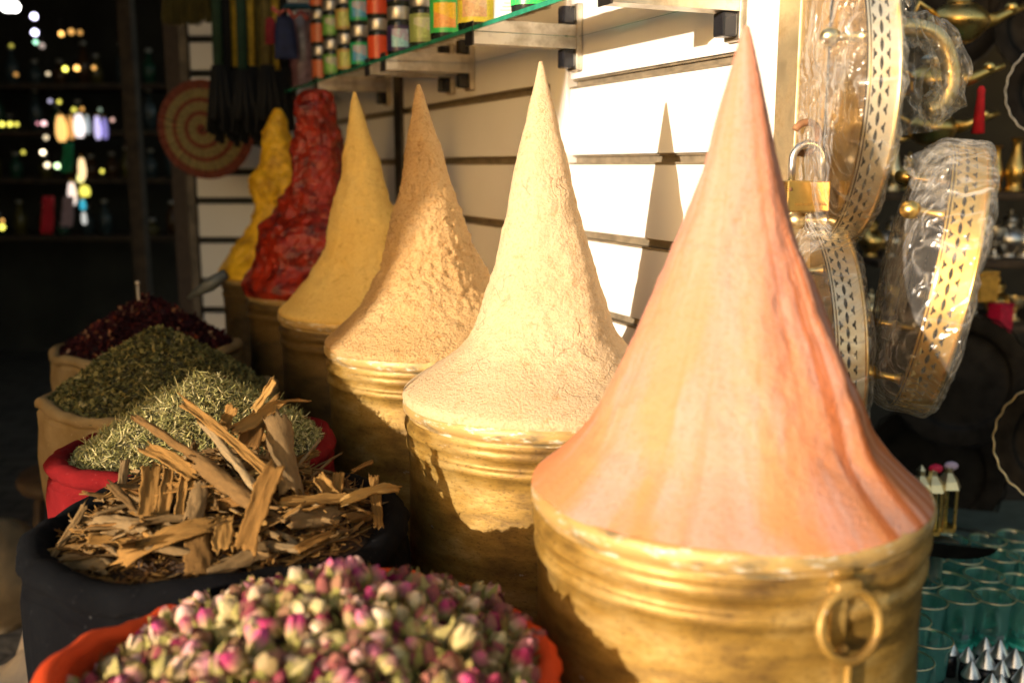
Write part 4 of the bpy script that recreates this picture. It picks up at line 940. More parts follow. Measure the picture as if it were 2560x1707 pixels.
def tray(px, py, Y, R, H, az, tilt, roll, label, mat, seed, feet, handle=None, nh=60):
    r = thing('brass_tray', label, 'tray', group='cellophane wrapped brass trays hanging by the post')
    c = atY(px, py, Y); ax = Vector((math.cos(rad(az)) * math.cos(rad(tilt)), math.sin(rad(az)) * math.cos(rad(tilt)), math.sin(rad(tilt))))  # band side
    q = ax.to_track_quat('Z', 'Y'); r.matrix_world = Matrix.Translation(c) @ q.to_matrix().to_4x4() @ Matrix.Rotation(rad(roll), 4, 'Z')
    b = MB(); b.lathe(interp([(.001, .0), (R * .6, .0008), (R * .93, .0), (R * .985, -.001), (R, .003)], 3), 96, caps=False); b.build('tray_plate', M['tray_face'], r)
    gallery(R - .0005, H, nh, r, mat if False else (M['gallery_gold'] if mat == M['brass'] else M['gallery']))
    b = MB(); b.tube([(R * math.cos(2 * math.pi * i / 72), R * math.sin(2 * math.pi * i / 72), H) for i in range(72)], .0022, 8, closed=True); b.build('rim_bead', mat, r)
    for fa in feet:
        b = MB(); b.lathe(interp([(.007, 0), (.0045, -.006), (.0045, -.022), (.008, -.026), (.0095, -.034), (.006, -.041), (.001, -.043)], 3), 16, 0, Matrix.Translation((R * .87 * math.cos(rad(fa)), R * .87 * math.sin(rad(fa)), 0)), caps=False)
        b.build('foot', mat, r)
    if handle is not None:
        b = MB(); a0 = rad(handle); d = Vector((math.cos(a0), math.sin(a0), 0)); t_ = Vector((-d.y, d.x, 0))
        b.tube([d * R * .97 + t_ * (.065 * math.cos(q_)) + d * (.02 + .060 * math.sin(q_) * 0) + Vector((0, 0, H * .5)) + Vector((0, 0, .085 * math.sin(q_))) for q_ in [math.pi * k / 20 for k in range(21)]], .008, 12)
        b.build('handle', mat, r)
    filmwrap(R, H, seed, r)
    return r
def local_angle(r, v):                        # angle of a world direction in the tray's own plane
    q = r.matrix_world.to_3x3().inverted() @ Vector(v); return math.degrees(math.atan2(q.y, q.x))
tA = tray(2052, 235, 1.21, .176, .032, -2, 0, 0, 'largest wrapped brass tray high beside the post above the padlock', M['brass_pale'], 3, [72, 162, 252, 342])
tB = tray(2006, 868, 1.21, .156, .033, -3, 2, 20, 'wrapped pale brass tray low beside the orange cone', M['brass_pale'], 8, [20, 110, 200, 290])
tC = tray(2292, 690, 1.13, .150, .036, -17, -9, 10, 'golden wrapped brass tray hanging farthest right of the trays', M['brass'], 14, [45, 135, 225, 315])
# big curved handle wrapped with tray A
ha = thing('tray_handle', 'thick curved brass handle wrapped in bright cellophane beside the upper tray', 'handle')
hp = [atY(x, y, 1.20) for x, y in ((2200, 78), (2245, 70), (2300, 72), (2345, 95), (2372, 150), (2376, 215), (2352, 262), (2310, 282))]
pp = [Vector(p_) for p_ in hp]; fine_ = []
for i in range(len(pp) - 1):
    for k in range(5):
        t = k / 5; a_, b_, c_, d_ = pp[max(0, i - 1)], pp[i], pp[i + 1], pp[min(len(pp) - 1, i + 2)]
        fine_.append(0.5 * (2 * b_ + (c_ - a_) * t + (2 * a_ - 5 * b_ + 4 * c_ - d_) * t * t + (3 * b_ - a_ - 3 * c_ + d_) * t ** 3))
b = MB(); b.tube(fine_, .0105, 14); b.build('grip', M['brass_pale'], ha)
b = MB(); fr_ = []
for i, p_ in enumerate(fine_): fr_.append(.020 + .006 * mn.noise(Vector((i * .45, 2, 0))) + .004 * mn.noise(Vector((i * 1.4, 7, 0))))
b.tube(fine_, fr_, 16)
b.v = [tuple(Vector(v) + .006 * Vector((mn.noise(Vector(v) * 40), mn.noise(Vector(v) * 40 + Vector((9, 0, 0))), mn.noise(Vector(v) * 40 + Vector((0, 9, 0)))))) for v in b.v]
b.build('cellophane', M['film'], ha, smooth=False)
# loose film sheets between the handle and the upper tray / top of the golden tray
def sheet(cs, seed, name, label, nn=26, amp=.010):
    P00, P10, P11, P01 = [Vector(c_) for c_ in cs]; b = MB(); vs = []
    for j in range(nn + 1):
        for i in range(nn + 1):
            u_, v_ = i / nn, j / nn; p_ = P00.lerp(P10, u_).lerp(P01.lerp(P11, u_), v_)
            e = amp * (1 - 2 * abs(mn.noise(Vector((u_ * 5, v_ * 2.2, seed))))) + amp * .6 * mn.noise(Vector((u_ * 13, v_ * 6, seed)))
            vs.append(p_ + Vector((.3, -1, .1)) * e + Vector((1, 0, .6)) * (.010 * mn.noise(Vector((u_ * 3, v_ * 3, seed + 5))) ))
    b.add(vs, [(j * (nn + 1) + i, j * (nn + 1) + i + 1, (j + 1) * (nn + 1) + i + 1, (j + 1) * (nn + 1) + i) for j in range(nn) for i in range(nn)])
    return tag(b.build(name, M['film'], smooth=False), label, 'wrapping')
def Yp_(x, y, Y): return atY(x, y, Y)
sheet([Yp_(2060, -60, 1.13), Yp_(2250, -60, 1.13), Yp_(2330, 120, 1.16), Yp_(2095, 140, 1.10)], 1, 'cellophane_sheet', 'crinkled cellophane gathered at the top of the upper tray')
sheet([Yp_(2190, 90, 1.16), Yp_(2385, 110, 1.18), Yp_(2330, 330, 1.18), Yp_(2190, 350, 1.16)], 2, 'cellophane_sheet', 'bright cellophane stretched between upper tray and curved handle', amp=.014)
sheet([Yp_(2040, 90, 1.04), Yp_(2185, 80, 1.06), Yp_(2180, 300, 1.08), Yp_(2020, 320, 1.03)], 3, 'cellophane_sheet', 'clear cellophane flap over the dark tray face above the padlock', amp=.006)
sheet([Yp_(2250, 390, 1.04), Yp_(2420, 350, 1.10), Yp_(2418, 500, 1.10), Yp_(2275, 480, 1.04)], 4, 'cellophane_sheet', 'folded cellophane corner at the top of the golden tray', amp=.008)

# ------------------------------------------------------------------ right background: brassware stall
def lathe_thing(name, label, cat, loc, prof, mat, group, lid=None, n=24, sc=1):
    r = thing(name, label, cat, loc, group); b = MB(); b.lathe(interp([(a_ * sc, z * sc) for a_, z in prof], 3), n, caps=False); b.build('vessel', mat, r)
    if lid: b = MB(); b.lathe(interp([(a_ * sc, z * sc) for a_, z in lid], 3), n, caps=False); b.build('lid', mat, r)
    return r
POT = [(.001, 0), (.030, .002), (.024, .012), (.045, .04), (.052, .065), (.035, .095), (.020, .11), (.026, .125)]
LID = [(.026, .126), (.020, .140), (.005, .148), (.007, .158), (.001, .166)]
VASE = [(.001, 0), (.028, .001), (.020, .02), (.030, .06), (.016, .11), (.012, .15), (.022, .165)]
CUPP = [(.001, 0), (.020, .001), (.006, .012), (.007, .03), (.024, .05), (.027, .075)]
def shelf_row(Y, x0, x1, zt, label, mat=None):
    b = MB(); b.box((x0, Y - .15, zt - .02), (x1, Y + .2, zt)); return tag(b.build('stall_shelf', mat or M['wood'], smooth=False, bevel=.003), label, 'shelf')
rs = random.Random(5)
for q, (py, lab) in enumerate(((478, 'upper dark shelf of small brassware at the right'), (640, 'middle dark shelf of small brassware at the right'), (795, 'lower dark shelf of small brassware at the right'))):
    Y = 2.9; zt = atY(2480, py, Y).z; shelf_row(Y, atY(2150, py, Y).x, atY(2750, py, Y).x, zt, lab)
    px = 2175
    while px < 2620:
        kd = rs.choice(['pot', 'vase', 'cup', 'cup', 'vase']); p = atY(px, py, Y + rs.uniform(-.08, .1)); mt = rs.choice([M['brass'], M['brass'], M['silver'], M['brass_pale']])
        if kd == 'pot': o = lathe_thing('brass_pot', '', 'pot', (p.x, p.y, zt + .001), POT, mt, 'small brassware on the stall shelves', LID, sc=rs.uniform(.55, .85))
        elif kd == 'vase': o = lathe_thing('brass_vase', '', 'vase', (p.x, p.y, zt + .001), VASE, mt, 'small brassware on the stall shelves', sc=rs.uniform(.6, .9))
        else: o = lathe_thing('brass_goblet', '', 'goblet', (p.x, p.y, zt + .001), CUPP, mt, 'small brassware on the stall shelves', sc=rs.uniform(.8, 1.2))
        o['label'] = 'small out of focus metal %s on the %s shelf of the brass stall' % (o['category'], ['upper', 'middle', 'lower'][q])
        px += rs.uniform(34, 56)
# aladdin style oil lamps hanging
def oil_lamp(px, py, Y, sc, label, tassel=True, rz=0):
    c = atY(px, py, Y); r = thing('oil_lamp', label, 'oil lamp', c, rz=rad(rz)); r.scale = (sc,) * 3
    b = MB(); b.lathe(interp([(.001, -.045), (.03, -.04), (.055, -.015), (.06, .005), (.04, .028), (.02, .036)], 3), 24, caps=False); b.build('bowl', M['brass'], r)
    b = MB(); b.tube([(.045, 0, 0), (.08, 0, .006), (.115, 0, .022), (.15, 0, .034)], [.018, .013, .009, .006], 10); b.sphere((.118, 0, .03), .013, 10, 8); b.build('spout', M['brass'], r)
    b = MB(); b.tube([(-.045, 0, .01), (-.09, 0, .035), (-.10, 0, 0), (-.07, 0, -.03), (-.045, 0, -.02)], .006, 8); b.build('handle', M['brass'], r)
    b = MB(); b.lathe(interp([(.022, .037), (.03, .048), (.014, .062), (.004, .07), (.008, .08), (.001, .09)], 3), 18, caps=False); b.build('lid', M['silver'], r)
    if tassel: b = MB(); b.lathe([(.004, -.01), (.009, -.018), (.008, -.03), (.014, -.11), (.002, -.112)], 10, 0, Matrix.Translation((.10, -.01, .0))); b.build('tassel', simple('red_tassel', (.55, .01, .02), .8), r)
    return r
oil_lamp(2335, 205, 1.9, .85, 'shiny brass oil lamp with red tassel right of the wrapped handle')
oil_lamp(2395, 55, 2.1, 1.0, 'brass oil lamp partly cut off at the top right', False, 10)
oil_lamp(2330, 320, 2.3, .9, 'smaller brass oil lamp above the golden tray', False, -20)
def plate(px, py, Y, R, az, tl, label, mat, rim):
    c = atY(px, py, Y); r = thing('hanging_plate', label, 'plate', c)
    ax = Vector((math.cos(rad(az)) * math.cos(rad(tl)), math.sin(rad(az)) * math.cos(rad(tl)), math.sin(rad(tl)))); r.matrix_world = Matrix.Translation(c) @ ax.to_track_quat('Z', 'Y').to_matrix().to_4x4()
    b = MB(); b.lathe(interp([(.001, -.006), (R * .6, -.006), (R * .72, .0), (R * .94, .004)], 4), 60, caps=False); b.build('dish', mat, r)
    b = MB(); pts = [((R * (.965 + .012 * math.cos(24 * 2 * math.pi * i / 144))) * math.cos(2 * math.pi * i / 144), (R * (.965 + .012 * math.cos(24 * 2 * math.pi * i / 144))) * math.sin(2 * math.pi * i / 144), .004) for i in range(144)]
    b.tube(pts, R * .014, 6, closed=True); b.build('scalloped_rim', rim, r); return r
M['dark_plate'] = metal('blackened_plate', (.02, .018, .016), .45, 40, .2)
plate(2650, 225, 2.2, .11, -110, 5, 'silver rimmed dark plate at the upper right edge', M['dark_plate'], M['silver'])
plate(2620, 60, 2.4, .12, -110, 5, 'round grey plate at the top right corner', M['dark_plate'], M['dark_plate'])
plate(2400, 950, 2.3, .165, -100, 8, 'large black plate hanging right of the golden tray', M['dark_plate'], M['dark_plate'])
plate(2330, 1180, 2.5, .19, -100, 8, 'large black plate low behind the small lanterns', M['dark_plate'], M['dark_plate'])
plate(2660, 1110, 1.9, .13, -120, 5, 'silver edged plate at the right edge', M['dark_plate'], M['brass_pale'])
plate(2350, 20, 2.6, .17, -100, 0, 'large dark round tray at the top right behind the handle', M['dark_plate'], M['dark_steel'])
# colourful tins on the lower shelf
for i, (px, c_, lab) in enumerate(((2400, (.45, .40, .05), 'small yellow green box on the lower stall shelf'), (2460, (.50, .28, .04), 'small orange box on the lower stall shelf'), (2500, (.50, .01, .05), 'small crimson cloth bundle on the lower stall shelf'))):
    p = atY(px, 720 if i < 2 else 800, 2.6); b = MB(); b.box((-.03, -.02, -.035), (.03, .02, .035)); b.box((-.031, -.021, .0355), (.031, .021, .045), 0)
    o = b.build('small_box', simple('box_col_%d' % i, c_, .4, 0, .3, 60), loc=p, smooth=False, bevel=.004); o.rotation_euler = (0, 0, .3 * i); tag(o, lab, 'box')
# low table with glasses, candle lanterns, cone topped bottles
TZ = 0.42
tb = thing('display_table', 'low dark table with tea glasses behind the orange cone tin', 'table')
pA = atz(2210, 1600, TZ)
b = MB(); b.box((.55, 1.25, TZ - .03), (2.2, 2.55, TZ - .001)); b.build('table_top', simple('grey_green_cloth_top', (.10, .13, .11), .5), tb, smooth=False, bevel=.004)
for x in (.6, 2.1):
    for y in (1.32, 2.45): b = MB(); b.box((x, y, 0.001), (x + .05, y + .05, TZ - .031)); b.build('leg', M['wood'], tb, smooth=False)
# tea glasses
M['tea'] = glass('green_tea_glass', (.94, .99, .975), .03, edge=.42); _t = M['tea'].node_tree; _mx = [n for n in _t.nodes if n.type == 'MIX_SHADER'][0]; _out = [n for n in _t.nodes if n.type == 'OUTPUT_MATERIAL'][0]
_d = _t.nodes.new('ShaderNodeBsdfTranslucent'); _d.inputs[0].default_value = (.35, .98, .85, 1); _m2 = _t.nodes.new('ShaderNodeMixShader'); _m2.inputs[0].default_value = .11
_t.links.new(_mx.outputs[0], _m2.inputs[1]); _t.links.new(_d.outputs[0], _m2.inputs[2]); _t.links.new(_m2.outputs[0], _out.inputs[0])
M['teacol'] = simple('green_glass_base', (.08, .62, .50), .1, 0, .4, 40, trans=.0)
def tea_proto():
    r = thing('tea_glass', '', 'tea glass'); b = MB()
    pr = [(.001, .004), (.020, .003), (.023, .006), (.022, .02), (.024, .05), (.029, .078), (.0275, .078), (.0225, .05), (.0205, .012), (.001, .010)]
    b.lathe(interp(pr, 3), 22, caps=False); b.build('glass', M['tea'], r)
    b = MB(); b.lathe([(.0235, .001), (.0242, .007), (.001, .0095)], 22, caps=False); b.build('base', M['teacol'], r)
    b = MB(); b.tube([(.0290 * math.cos(6.2832 * i / 24), .0290 * math.sin(6.2832 * i / 24), .079) for i in range(24)], .0011, 6, closed=True); b.build('gilt_rim', M['brass_pale'], r)
    return r
tp = tea_proto(); k = 0
for row in range(7):
    for col in range(8):
        px = 2205 + col * 82 + (row % 2) * 40 - row * 3; py = 1450 + row * 58
        if py > 1640 and px > 2340: continue
        if px > 2620: continue
        p = atz(px + random.uniform(-14, 14), py + random.uniform(-12, 12), TZ); o = tp if k == 0 else copy_tree(tp); o.location = (p.x, p.y, TZ); o.rotation_euler = (0, 0, k * .7); o.scale = (1.25,) * 3
        tag(o, 'one of the green tinted tea glasses crowded on the low table', 'tea glass', 'tea glasses on the low table'); k += 1
# cone topped bottles
def conebottle():
    r = thing('perfume_bottle', '', 'bottle'); b = MB(); b.lathe([(.016, 0), (.017, .03), (.014, .05)], 14); b.build('bottle', M['black_gloss'], r)
    b = MB(); b.lathe([(.019, .0505), (.0195, .053), (.012, .068), (.003, .083), (.001, .085)], 14); b.build('cone_cap', M['silver'], r, angle=30); return r
cbp = conebottle(); k = 0
for (px, py) in ((2378, 1598), (2412, 1588), (2464, 1584), (2466, 1610), (2420, 1632), (2518, 1600), (2500, 1640), (2476, 1668), (2512, 1680), (2558, 1630), (2556, 1670), (2440, 1690), (2575, 1700)):
    o = cbp if k == 0 else copy_tree(cbp); d = ray(px, py); p = EYE + d * ((TZ + .075 - EZ) / d.z); o.location = (p.x + random.uniform(-.012, .012), p.y + random.uniform(-.02, .02), TZ); o.scale = (random.uniform(.72, .9),) * 3
    tag(o, 'one of the dark bottles with a shiny silver cone cap at the bottom right', 'bottle', 'cone capped bottles on the low table'); k += 1
# glass stand and three candle lanterns
gs = thing('glass_stand', 'small clear glass stand under the tall lanterns', 'stand'); cst = atz(2345, 1338, .60)
b = MB(); b.lathe([(.001, 0), (.105, 0), (.106, .002), (.105, .004), (.001, .004)], 40, 0, Matrix.Translation((cst.x, cst.y, .595)), caps=False); b.build('top', glass('stand_glass', (.95, .98, .97), edge=.03), gs)
b = MB(); b.lathe([(.05, .001), (.012, .02), (.012, .15), (.04, .168)], 20, 0, Matrix.Translation((cst.x, cst.y, TZ))); b.build('stem', M['silver'], gs)
for i, (px, py, c_) in enumerate(((2292, 1330, 'with a bare brass top'), (2322, 1330, 'with a crimson ribbon on top'), (2360, 1322, 'with a lilac ribbon on top'))):
    d = ray(px, py); p = EYE + d * ((.602 - EZ) / d.z); r = thing('candle_lantern', 'small brass and glass lantern ' + c_, 'lantern', p, 'three small lanterns on the glass stand')
    b = MB()
    for a_ in range(6): t = a_ * math.pi / 3; b.box((.0205 * math.cos(t) - .0015, .0205 * math.sin(t) - .0015, .008), (.0205 * math.cos(t) + .0015, .0205 * math.sin(t) + .0015, .085))
    b.lathe([(.024, 0), (.024, .008)], 6); b.build('frame', M['brass'], r, smooth=False)
    b = MB(); b.lathe([(.019, .009), (.019, .084)], 6, caps=False); b.build('glass', M['glass_green'], r)
    b = MB(); b.lathe([(.026, .0855), (.020, .10), (.008, .115), (.009, .125), (.001, .135)], 6, caps=False); b.build('roof', M['brass_pale'], r, smooth=False)
    if i: b = MB(); b.sphere((.004, 0, .128), .011, 10, 8, 0, (1.3, .8, .8)); b.build('ribbon', simple('ribbon_%d' % i, ((.6, .01, .06), (.5, .4, .55))[i - 1], .6), r)

# ------------------------------------------------------------------ left background: basket, straps, shop interior
bc = atY(512, 322, 3.25); fan = thing('striped_basket', 'round woven straw basket lid with red spiral stripes on the end panel', 'basket', bc)
fan.rotation_euler = (rad(4), 0, rad(-6))
M['straw'] = simple('straw', (.30, .23, .085), .85, 0, .3, 90, .4); M['red_straw'] = simple('red_straw', (.22, .055, .03), .85, 0, .3, 90, .4)
b = MB(); turns = 11; Rf = .152
for i in range(turns * 28):
    u0 = i / 28; u1 = (i + 1) / 28; r0 = Rf * (u0 + .3) / turns; r1 = Rf * (u1 + .3) / turns; a0 = u0 * 6.2832; a1 = u1 * 6.2832
    p0 = (r0 * math.cos(a0), -.022 * (1 - (r0 / Rf) ** 2), r0 * math.sin(a0)); p1 = (r1 * math.cos(a1), -.022 * (1 - (r1 / Rf) ** 2), r1 * math.sin(a1))
    red = (u0 % 3.0) < .95 if u0 < 10.2 else True
    b.tube([p0, p1], Rf / turns * .56, 6, 1 if red else 0)
b.build('woven_coil', [M['straw'], M['red_straw']], fan)
b = MB(); b.lathe([(.001, 0), (Rf * .95, 0)], 40, 0, Matrix.Rotation(math.pi / 2, 4, 'X') @ Matrix.Translation((0, 0, -.012)), caps=False); b.build('backing', M['straw'], fan)
strap_cols = [('dark green', (.02, .05, .025)), ('black', (.01, .01, .01)), ('yellow', (.60, .40, .04)), ('dark green', (.015, .05, .03)), ('yellow', (.58, .38, .04)), ('olive', (.16, .13, .03)), ('olive', (.14, .11, .03)), ('yellow', (.58, .38, .04)), ('black', (.01, .01, .01))]
for i, (cn, c_) in enumerate(strap_cols):
    px = 538 + i * 20.5; p = atY(px, 0, 2.95 + .03 * (i % 3)); r = thing('hanging_tassel', f'{cn} cord with black fringe, hanging {["first", "second", "third", "fourth", "fifth", "sixth", "seventh", "eighth", "ninth"][i]} from the left', 'tassel', (p.x, p.y, 0), 'long tassels hanging above the basket')
    zt = 2.2; zm = atY(px, 165 + 12 * (i % 2), 2.95).z; zb = atY(px, 318 + 26 * math.sin(i * 2.1), 2.95).z
    b = MB(); b.tube([(0, 0, zt), (.004, 0, (zt + zm) / 2), (0, 0, zm + .001)], .0155, 8); b.build('cord', simple('cord_%d' % i, c_, .8, 0, .3, 60), r)
    b = MB()
    for q in range(16):
        a_ = q * 2.4; rr = .025 * math.sqrt(q / 16) + .004; b.tube([(rr * .5 * math.cos(a_), rr * .5 * math.sin(a_), zm), (rr * math.cos(a_), rr * math.sin(a_), (zm + zb) / 2), (rr * 1.5 * math.cos(a_), rr * 1.5 * math.sin(a_), zb + .03 * math.sin(q))], .0085, 5)
    b.build('fringe', M['black'], r)
# straw broom heads at top, blue and red pouches
for i, (px, py, w_) in enumerate(((455, 5, .07), (500, 0, .06))):
    p = atY(px, py, 3.2); b = MB()
    for q in range(70): a_ = q * 2.4; rr = w_ * math.sqrt(q / 70); b.tube([(rr * .3 * math.cos(a_), rr * .3 * math.sin(a_), .25), (rr * math.cos(a_), rr * math.sin(a_) * .5, -.06 + .01 * math.sin(q * 3))], .003, 4)
    tag(b.build('straw_broom', simple('olive_straw_%d' % i, (.13, .11, .03), .9), loc=p), ['left', 'right'][i] + ' one of two olive straw bundles at the top above the basket', 'straw bundle')
for (px, y0, y1, Y, w_, c_, lab) in ((715, 40, 148, 2.7, .056, (.01, .02, .08), 'dark blue cloth pouch hanging left of the jars'), (678, 45, 112, 2.78, .030, (.22, .01, .02), 'dark red cloth pouch beside the blue pouch'), (742, 8, 24, 2.6, .07, (.01, .06, .10), 'teal folded cloth lying above the blue pouch')):
    a_ = atY(px, y0, Y); c2 = atY(px, y1, Y); b = MB(); h_ = a_.z - c2.z; n = 14; vs = []
    for j in range(n + 1):
        for q in range(16):
            t = 6.2832 * q / 16; z = h_ * j / n; ww = w_ / 2 * (1.05 - .35 * (j / n) ** 3) * (1 + .08 * math.sin(5 * t)); vs.append((ww * math.cos(t), .014 * math.sin(t) * math.sin(math.pi * min(.97, max(.06, j / n))), z))
    b.add(vs, [(j * 16 + q, j * 16 + (q + 1) % 16, (j + 1) * 16 + (q + 1) % 16, (j + 1) * 16 + q) for j in range(n) for q in range(16)] + [tuple(range(15, -1, -1)), tuple(n * 16 + q for q in range(16))])
    tag(b.build('cloth_pouch', simple('pouch_%d' % px, c_, .8, 0, .3, 50), loc=c2), lab, 'pouch')
b = MB(); P_ = [atY(x, y, 2.66) for x, y in ((680, 20), (700, 36), (715, 20), (735, 44), (752, 30), (770, 50))]; b.tube(P_, .006, 8); tag(b.build('key_ribbon', simple('red_white_ribbon', (.45, .10, .08), .6, 0, .9, 120)), 'tangled red and white ribbon above the blue pouch', 'ribbon')

# shop interior shelves with bottles
for q, (py, lab) in enumerate(((215, 'top shelf deep in the dark shop'), (330, 'second shelf deep in the dark shop'), (445, 'third shelf deep in the dark shop'), (585, 'lowest shelf deep in the dark shop'))):
    Y = 6.4; zt = atY(200, py, Y).z; b = MB(); b.box((-3.9, Y - .2, zt - .03), (-2.05, Y + .3, zt)); tag(b.build('shop_shelf', M['wood'], smooth=False, bevel=.004), lab, 'shelf')
    for i in range(13):
        x = -3.8 + i * .14; c_ = rs.choice([(.02, .07, .045), (.08, .07, .02), (.04, .06, .07), (.06, .03, .012)]); h_ = rs.uniform(.07, .24); x += rs.uniform(-.04, .04)
        r = thing('shop_bottle', ['%s of the dim bottles on the %s' % (w1, lab) for w1 in ('one',)][0], 'bottle', (x, Y - .05, zt + .001), 'dim bottles on the shop shelves: ' + lab.split()[0])
        b = MB(); b.lathe([(.04, 0), (.042, h_ * .6), (.018, h_ * .78), (.018, h_)], 12); b.build('bottle', simple('bottle_%d_%d' % (q, i), c_, .12, 0, .2), r)
        b = MB(); b.lathe([(.02, h_ + .001), (.02, h_ + .025)], 10); b.build('stopper', M['silver'], r)
# glowing lamps and lit glass pieces (all seen as soft discs)
W_, LV, WM, OR, YE, GR, GN, BL = (1, .97, .92), (.75, .70, 1), (1, .80, .50), (1, .50, .12), (.95, .85, .12), (.4, .9, .6), (.02, .6, .22), (.05, .5, .7)
spots = [(18, 12, .036, W_, 30), (36, 18, .026, W_, 30), (85, 42, .015, LV, 20), (87, 82, .015, LV, 16), (89, 106, .011, GR, 6), (306, 37, .008, GR, 7), (303, 54, .008, LV, 6), (308, 93, .008, LV, 9), (309, 116, .009, W_, 9),
 (153, 85, .012, OR, 9), (178, 80, .014, OR, 2.4), (200, 82, .012, OR, 1.6), (163, 173, .012, YE, 12), (192, 171, .013, OR, 10), (235, 170, .010, OR, 3), (120, 185, .010, WM, 2.5), (148, 255, .010, YE, 3.5), (125, 253, .010, LV, 1.6), (5, 311, .012, YE, 6), (25, 311, .012, YE, 6), (42, 311, .010, YE, 4), (110, 309, .012, (1, .6, .6), 6), (94, 309, .008, (1, .4, .5), 2),
 (185, 275, .012, YE, 3), (205, 273, .010, OR, 2), (115, 344, .012, WM, 2.5), (107, 381, .012, WM, 14), (58, 381, .010, YE, 2.6), (118, 413, .013, WM, 7), (143, 415, .013, (.7, 1, .5), 9), (255, 428, .010, YE, 4), (335, 357, .008, OR, 8), (5, 568, .014, YE, 6), (5, 552, .010, OR, 4), (281, 300, .010, (1, .6, .5), 2.4), (40, 187, .011, OR, 1.2), (28, 115, .010, YE, .9), (105, 115, .014, (1, .8, .7), .9), (250, 275, .010, (.6, .8, .6), .8)]
cmat = {}
for i, (px, py, r_, c_, e_) in enumerate(spots):
    p = atY(px, py, 5.2 + .3 * math.sin(i * 1.7)); key = (c_, e_)
    if key not in cmat: cmat[key] = lamp('glow_%d' % i, c_, e_ * .16)
    r = thing('light_bulb', '', 'light bulb', p, 'small glowing bulbs deep in the dark shop'); r['label'] = 'small glowing bulb blurred to a soft disc in the dark shop'
    b = MB(); b.sphere((0, 0, 0), r_, 12, 8); b.build('bulb', cmat[key], r)
    b = MB(); b.lathe([(r_ * .45, r_ * .92), (r_ * .45, r_ * 1.6), (.002, r_ * 1.7), (.002, r_ * 1.7 + .05)], 8); b.build('socket', M['black'], r)
vess = [(153, 322, .026, .062, (1, .55, .16), 3.2, 'tall glowing orange glass lantern in the dark shop'), (177, 320, .018, .055, (.8, .42, .12), 1.3, 'dim amber glass lantern beside the glowing orange one'), (198, 315, .024, .056, (1, .88, .85), 3.0, 'glowing white glass lantern in the dark shop'), (218, 312, .012, .045, (.6, .7, .7), 1.0, 'narrow grey glass lantern beside the white one'), (244, 320, .016, .055, (.7, .62, 1), 2.2, 'lavender glowing glass lantern in the dark shop'), (262, 322, .014, .05, (.35, .30, .8), 1.4, 'blue violet glass lantern beside the lavender one'),
        (205, 422, .018, .050, (1, .68, .35), 3.4, 'warm cream glowing lantern below the orange one'), (201, 446, .016, .020, (.95, .85, .3), 3.5, 'yellow glass bowl glowing under the cream lantern'), (212, 478, .024, .026, (.95, .85, .12), 3.0, 'tilted yellow glowing glass piece'), (180, 485, .020, .055, (1, .80, .70), 2.6, 'pinkish white glowing glass piece'), (207, 512, .014, .026, (.05, .5, .7), 1.8, 'small blue glowing glass piece'), (210, 546, .012, .030, (.8, .8, .75), 1.6, 'small white glowing glass piece under the blue one')]
for (px, py, rw, hh, c_, e_, lab) in vess:
    p = atY(px, py, 5.0); r = thing('glass_lantern', lab, 'lantern', (p.x, p.y, p.z - hh), 'coloured glass lanterns in the dark shop')
    b = MB(); b.lathe(interp([(rw * .6, 0), (rw, hh * .5), (rw * .95, hh * 1.3), (rw * .6, hh * 2)], 3), 16); b.build('shade', lamp('lantern_%d' % px, c_, e_ * .16), r)
    b = MB(); b.lathe([(rw * .65, hh * 2.001), (rw * .4, hh * 2.15), (.003, hh * 2.3)], 12); b.build('cap', M['brass'], r)
for (px, py, rw, hh, c_, e_, lab) in ((168, 395, .030, .070, (.01, .30, .12), .0, 'bright green scarf hanging under the orange lantern'), (118, 538, .036, .09, (.55, .01, .03), .0, 'red scarf hanging low at the left of the shop'), (168, 530, .034, .075, (.42, .30, .36), .0, 'mauve scarf hanging beside the red one')):
    p = atY(px, py, 4.9); b = MB(); n = 12; vs = []
    for j in range(n + 1):
        for q in range(10):
            x = (q / 9 - .5) * 2 * rw * (1 - .4 * abs(j / n - .4)); vs.append((x + .02 * (j / n - .5), .012 * math.sin(q * 1.9 + j * .2), (j / n - .5) * 2 * hh))
    b.add(vs, [(j * 10 + q, j * 10 + q + 1, (j + 1) * 10 + q + 1, (j + 1) * 10 + q) for j in range(n) for q in range(9)])
    o = b.build('scarf', simple('scarf_%d' % px, c_, .7, 0, .2, 40), loc=p); s_ = o.modifiers.new('solid', 'SOLIDIFY'); s_.thickness = .004; tag(o, lab, 'scarf')
# lower left things
b = MB(); p = atz(30, 1480, .25)
b.sphere((0, 0, 0), .16, 28, 18, 0, (1, .8, .95)); b.v = [tuple(Vector(v) * (1 + .13 * fbm(Vector(v) * 7, 3) - .06 * abs(mn.noise(Vector(v) * 14)))) for v in b.v]
tag(b.build('cloth_bundle', simple('grey_brown_cloth', (.22, .17, .10), .9, 0, .3, 12, .5, .02), loc=(p.x - .05, p.y, .30)), 'grey brown cloth bundle on the floor at the left of the black sack', 'bundle')
pb = atz(95, 1690, .30); b = MB(); n = 18; vs = []
for j in range(n + 1):
    for i in range(n + 1):
        x = (i / n - .5) * .26; y = (j / n - .5) * .30; vs.append((x, y, .08 * mn.noise(Vector((x * 9, y * 9, 2))) + .5 * abs(x) * -.5))
b.add(vs, [(j * (n + 1) + i, j * (n + 1) + i + 1, (j + 1) * (n + 1) + i + 1, (j + 1) * (n + 1) + i) for j in range(n) for i in range(n)])
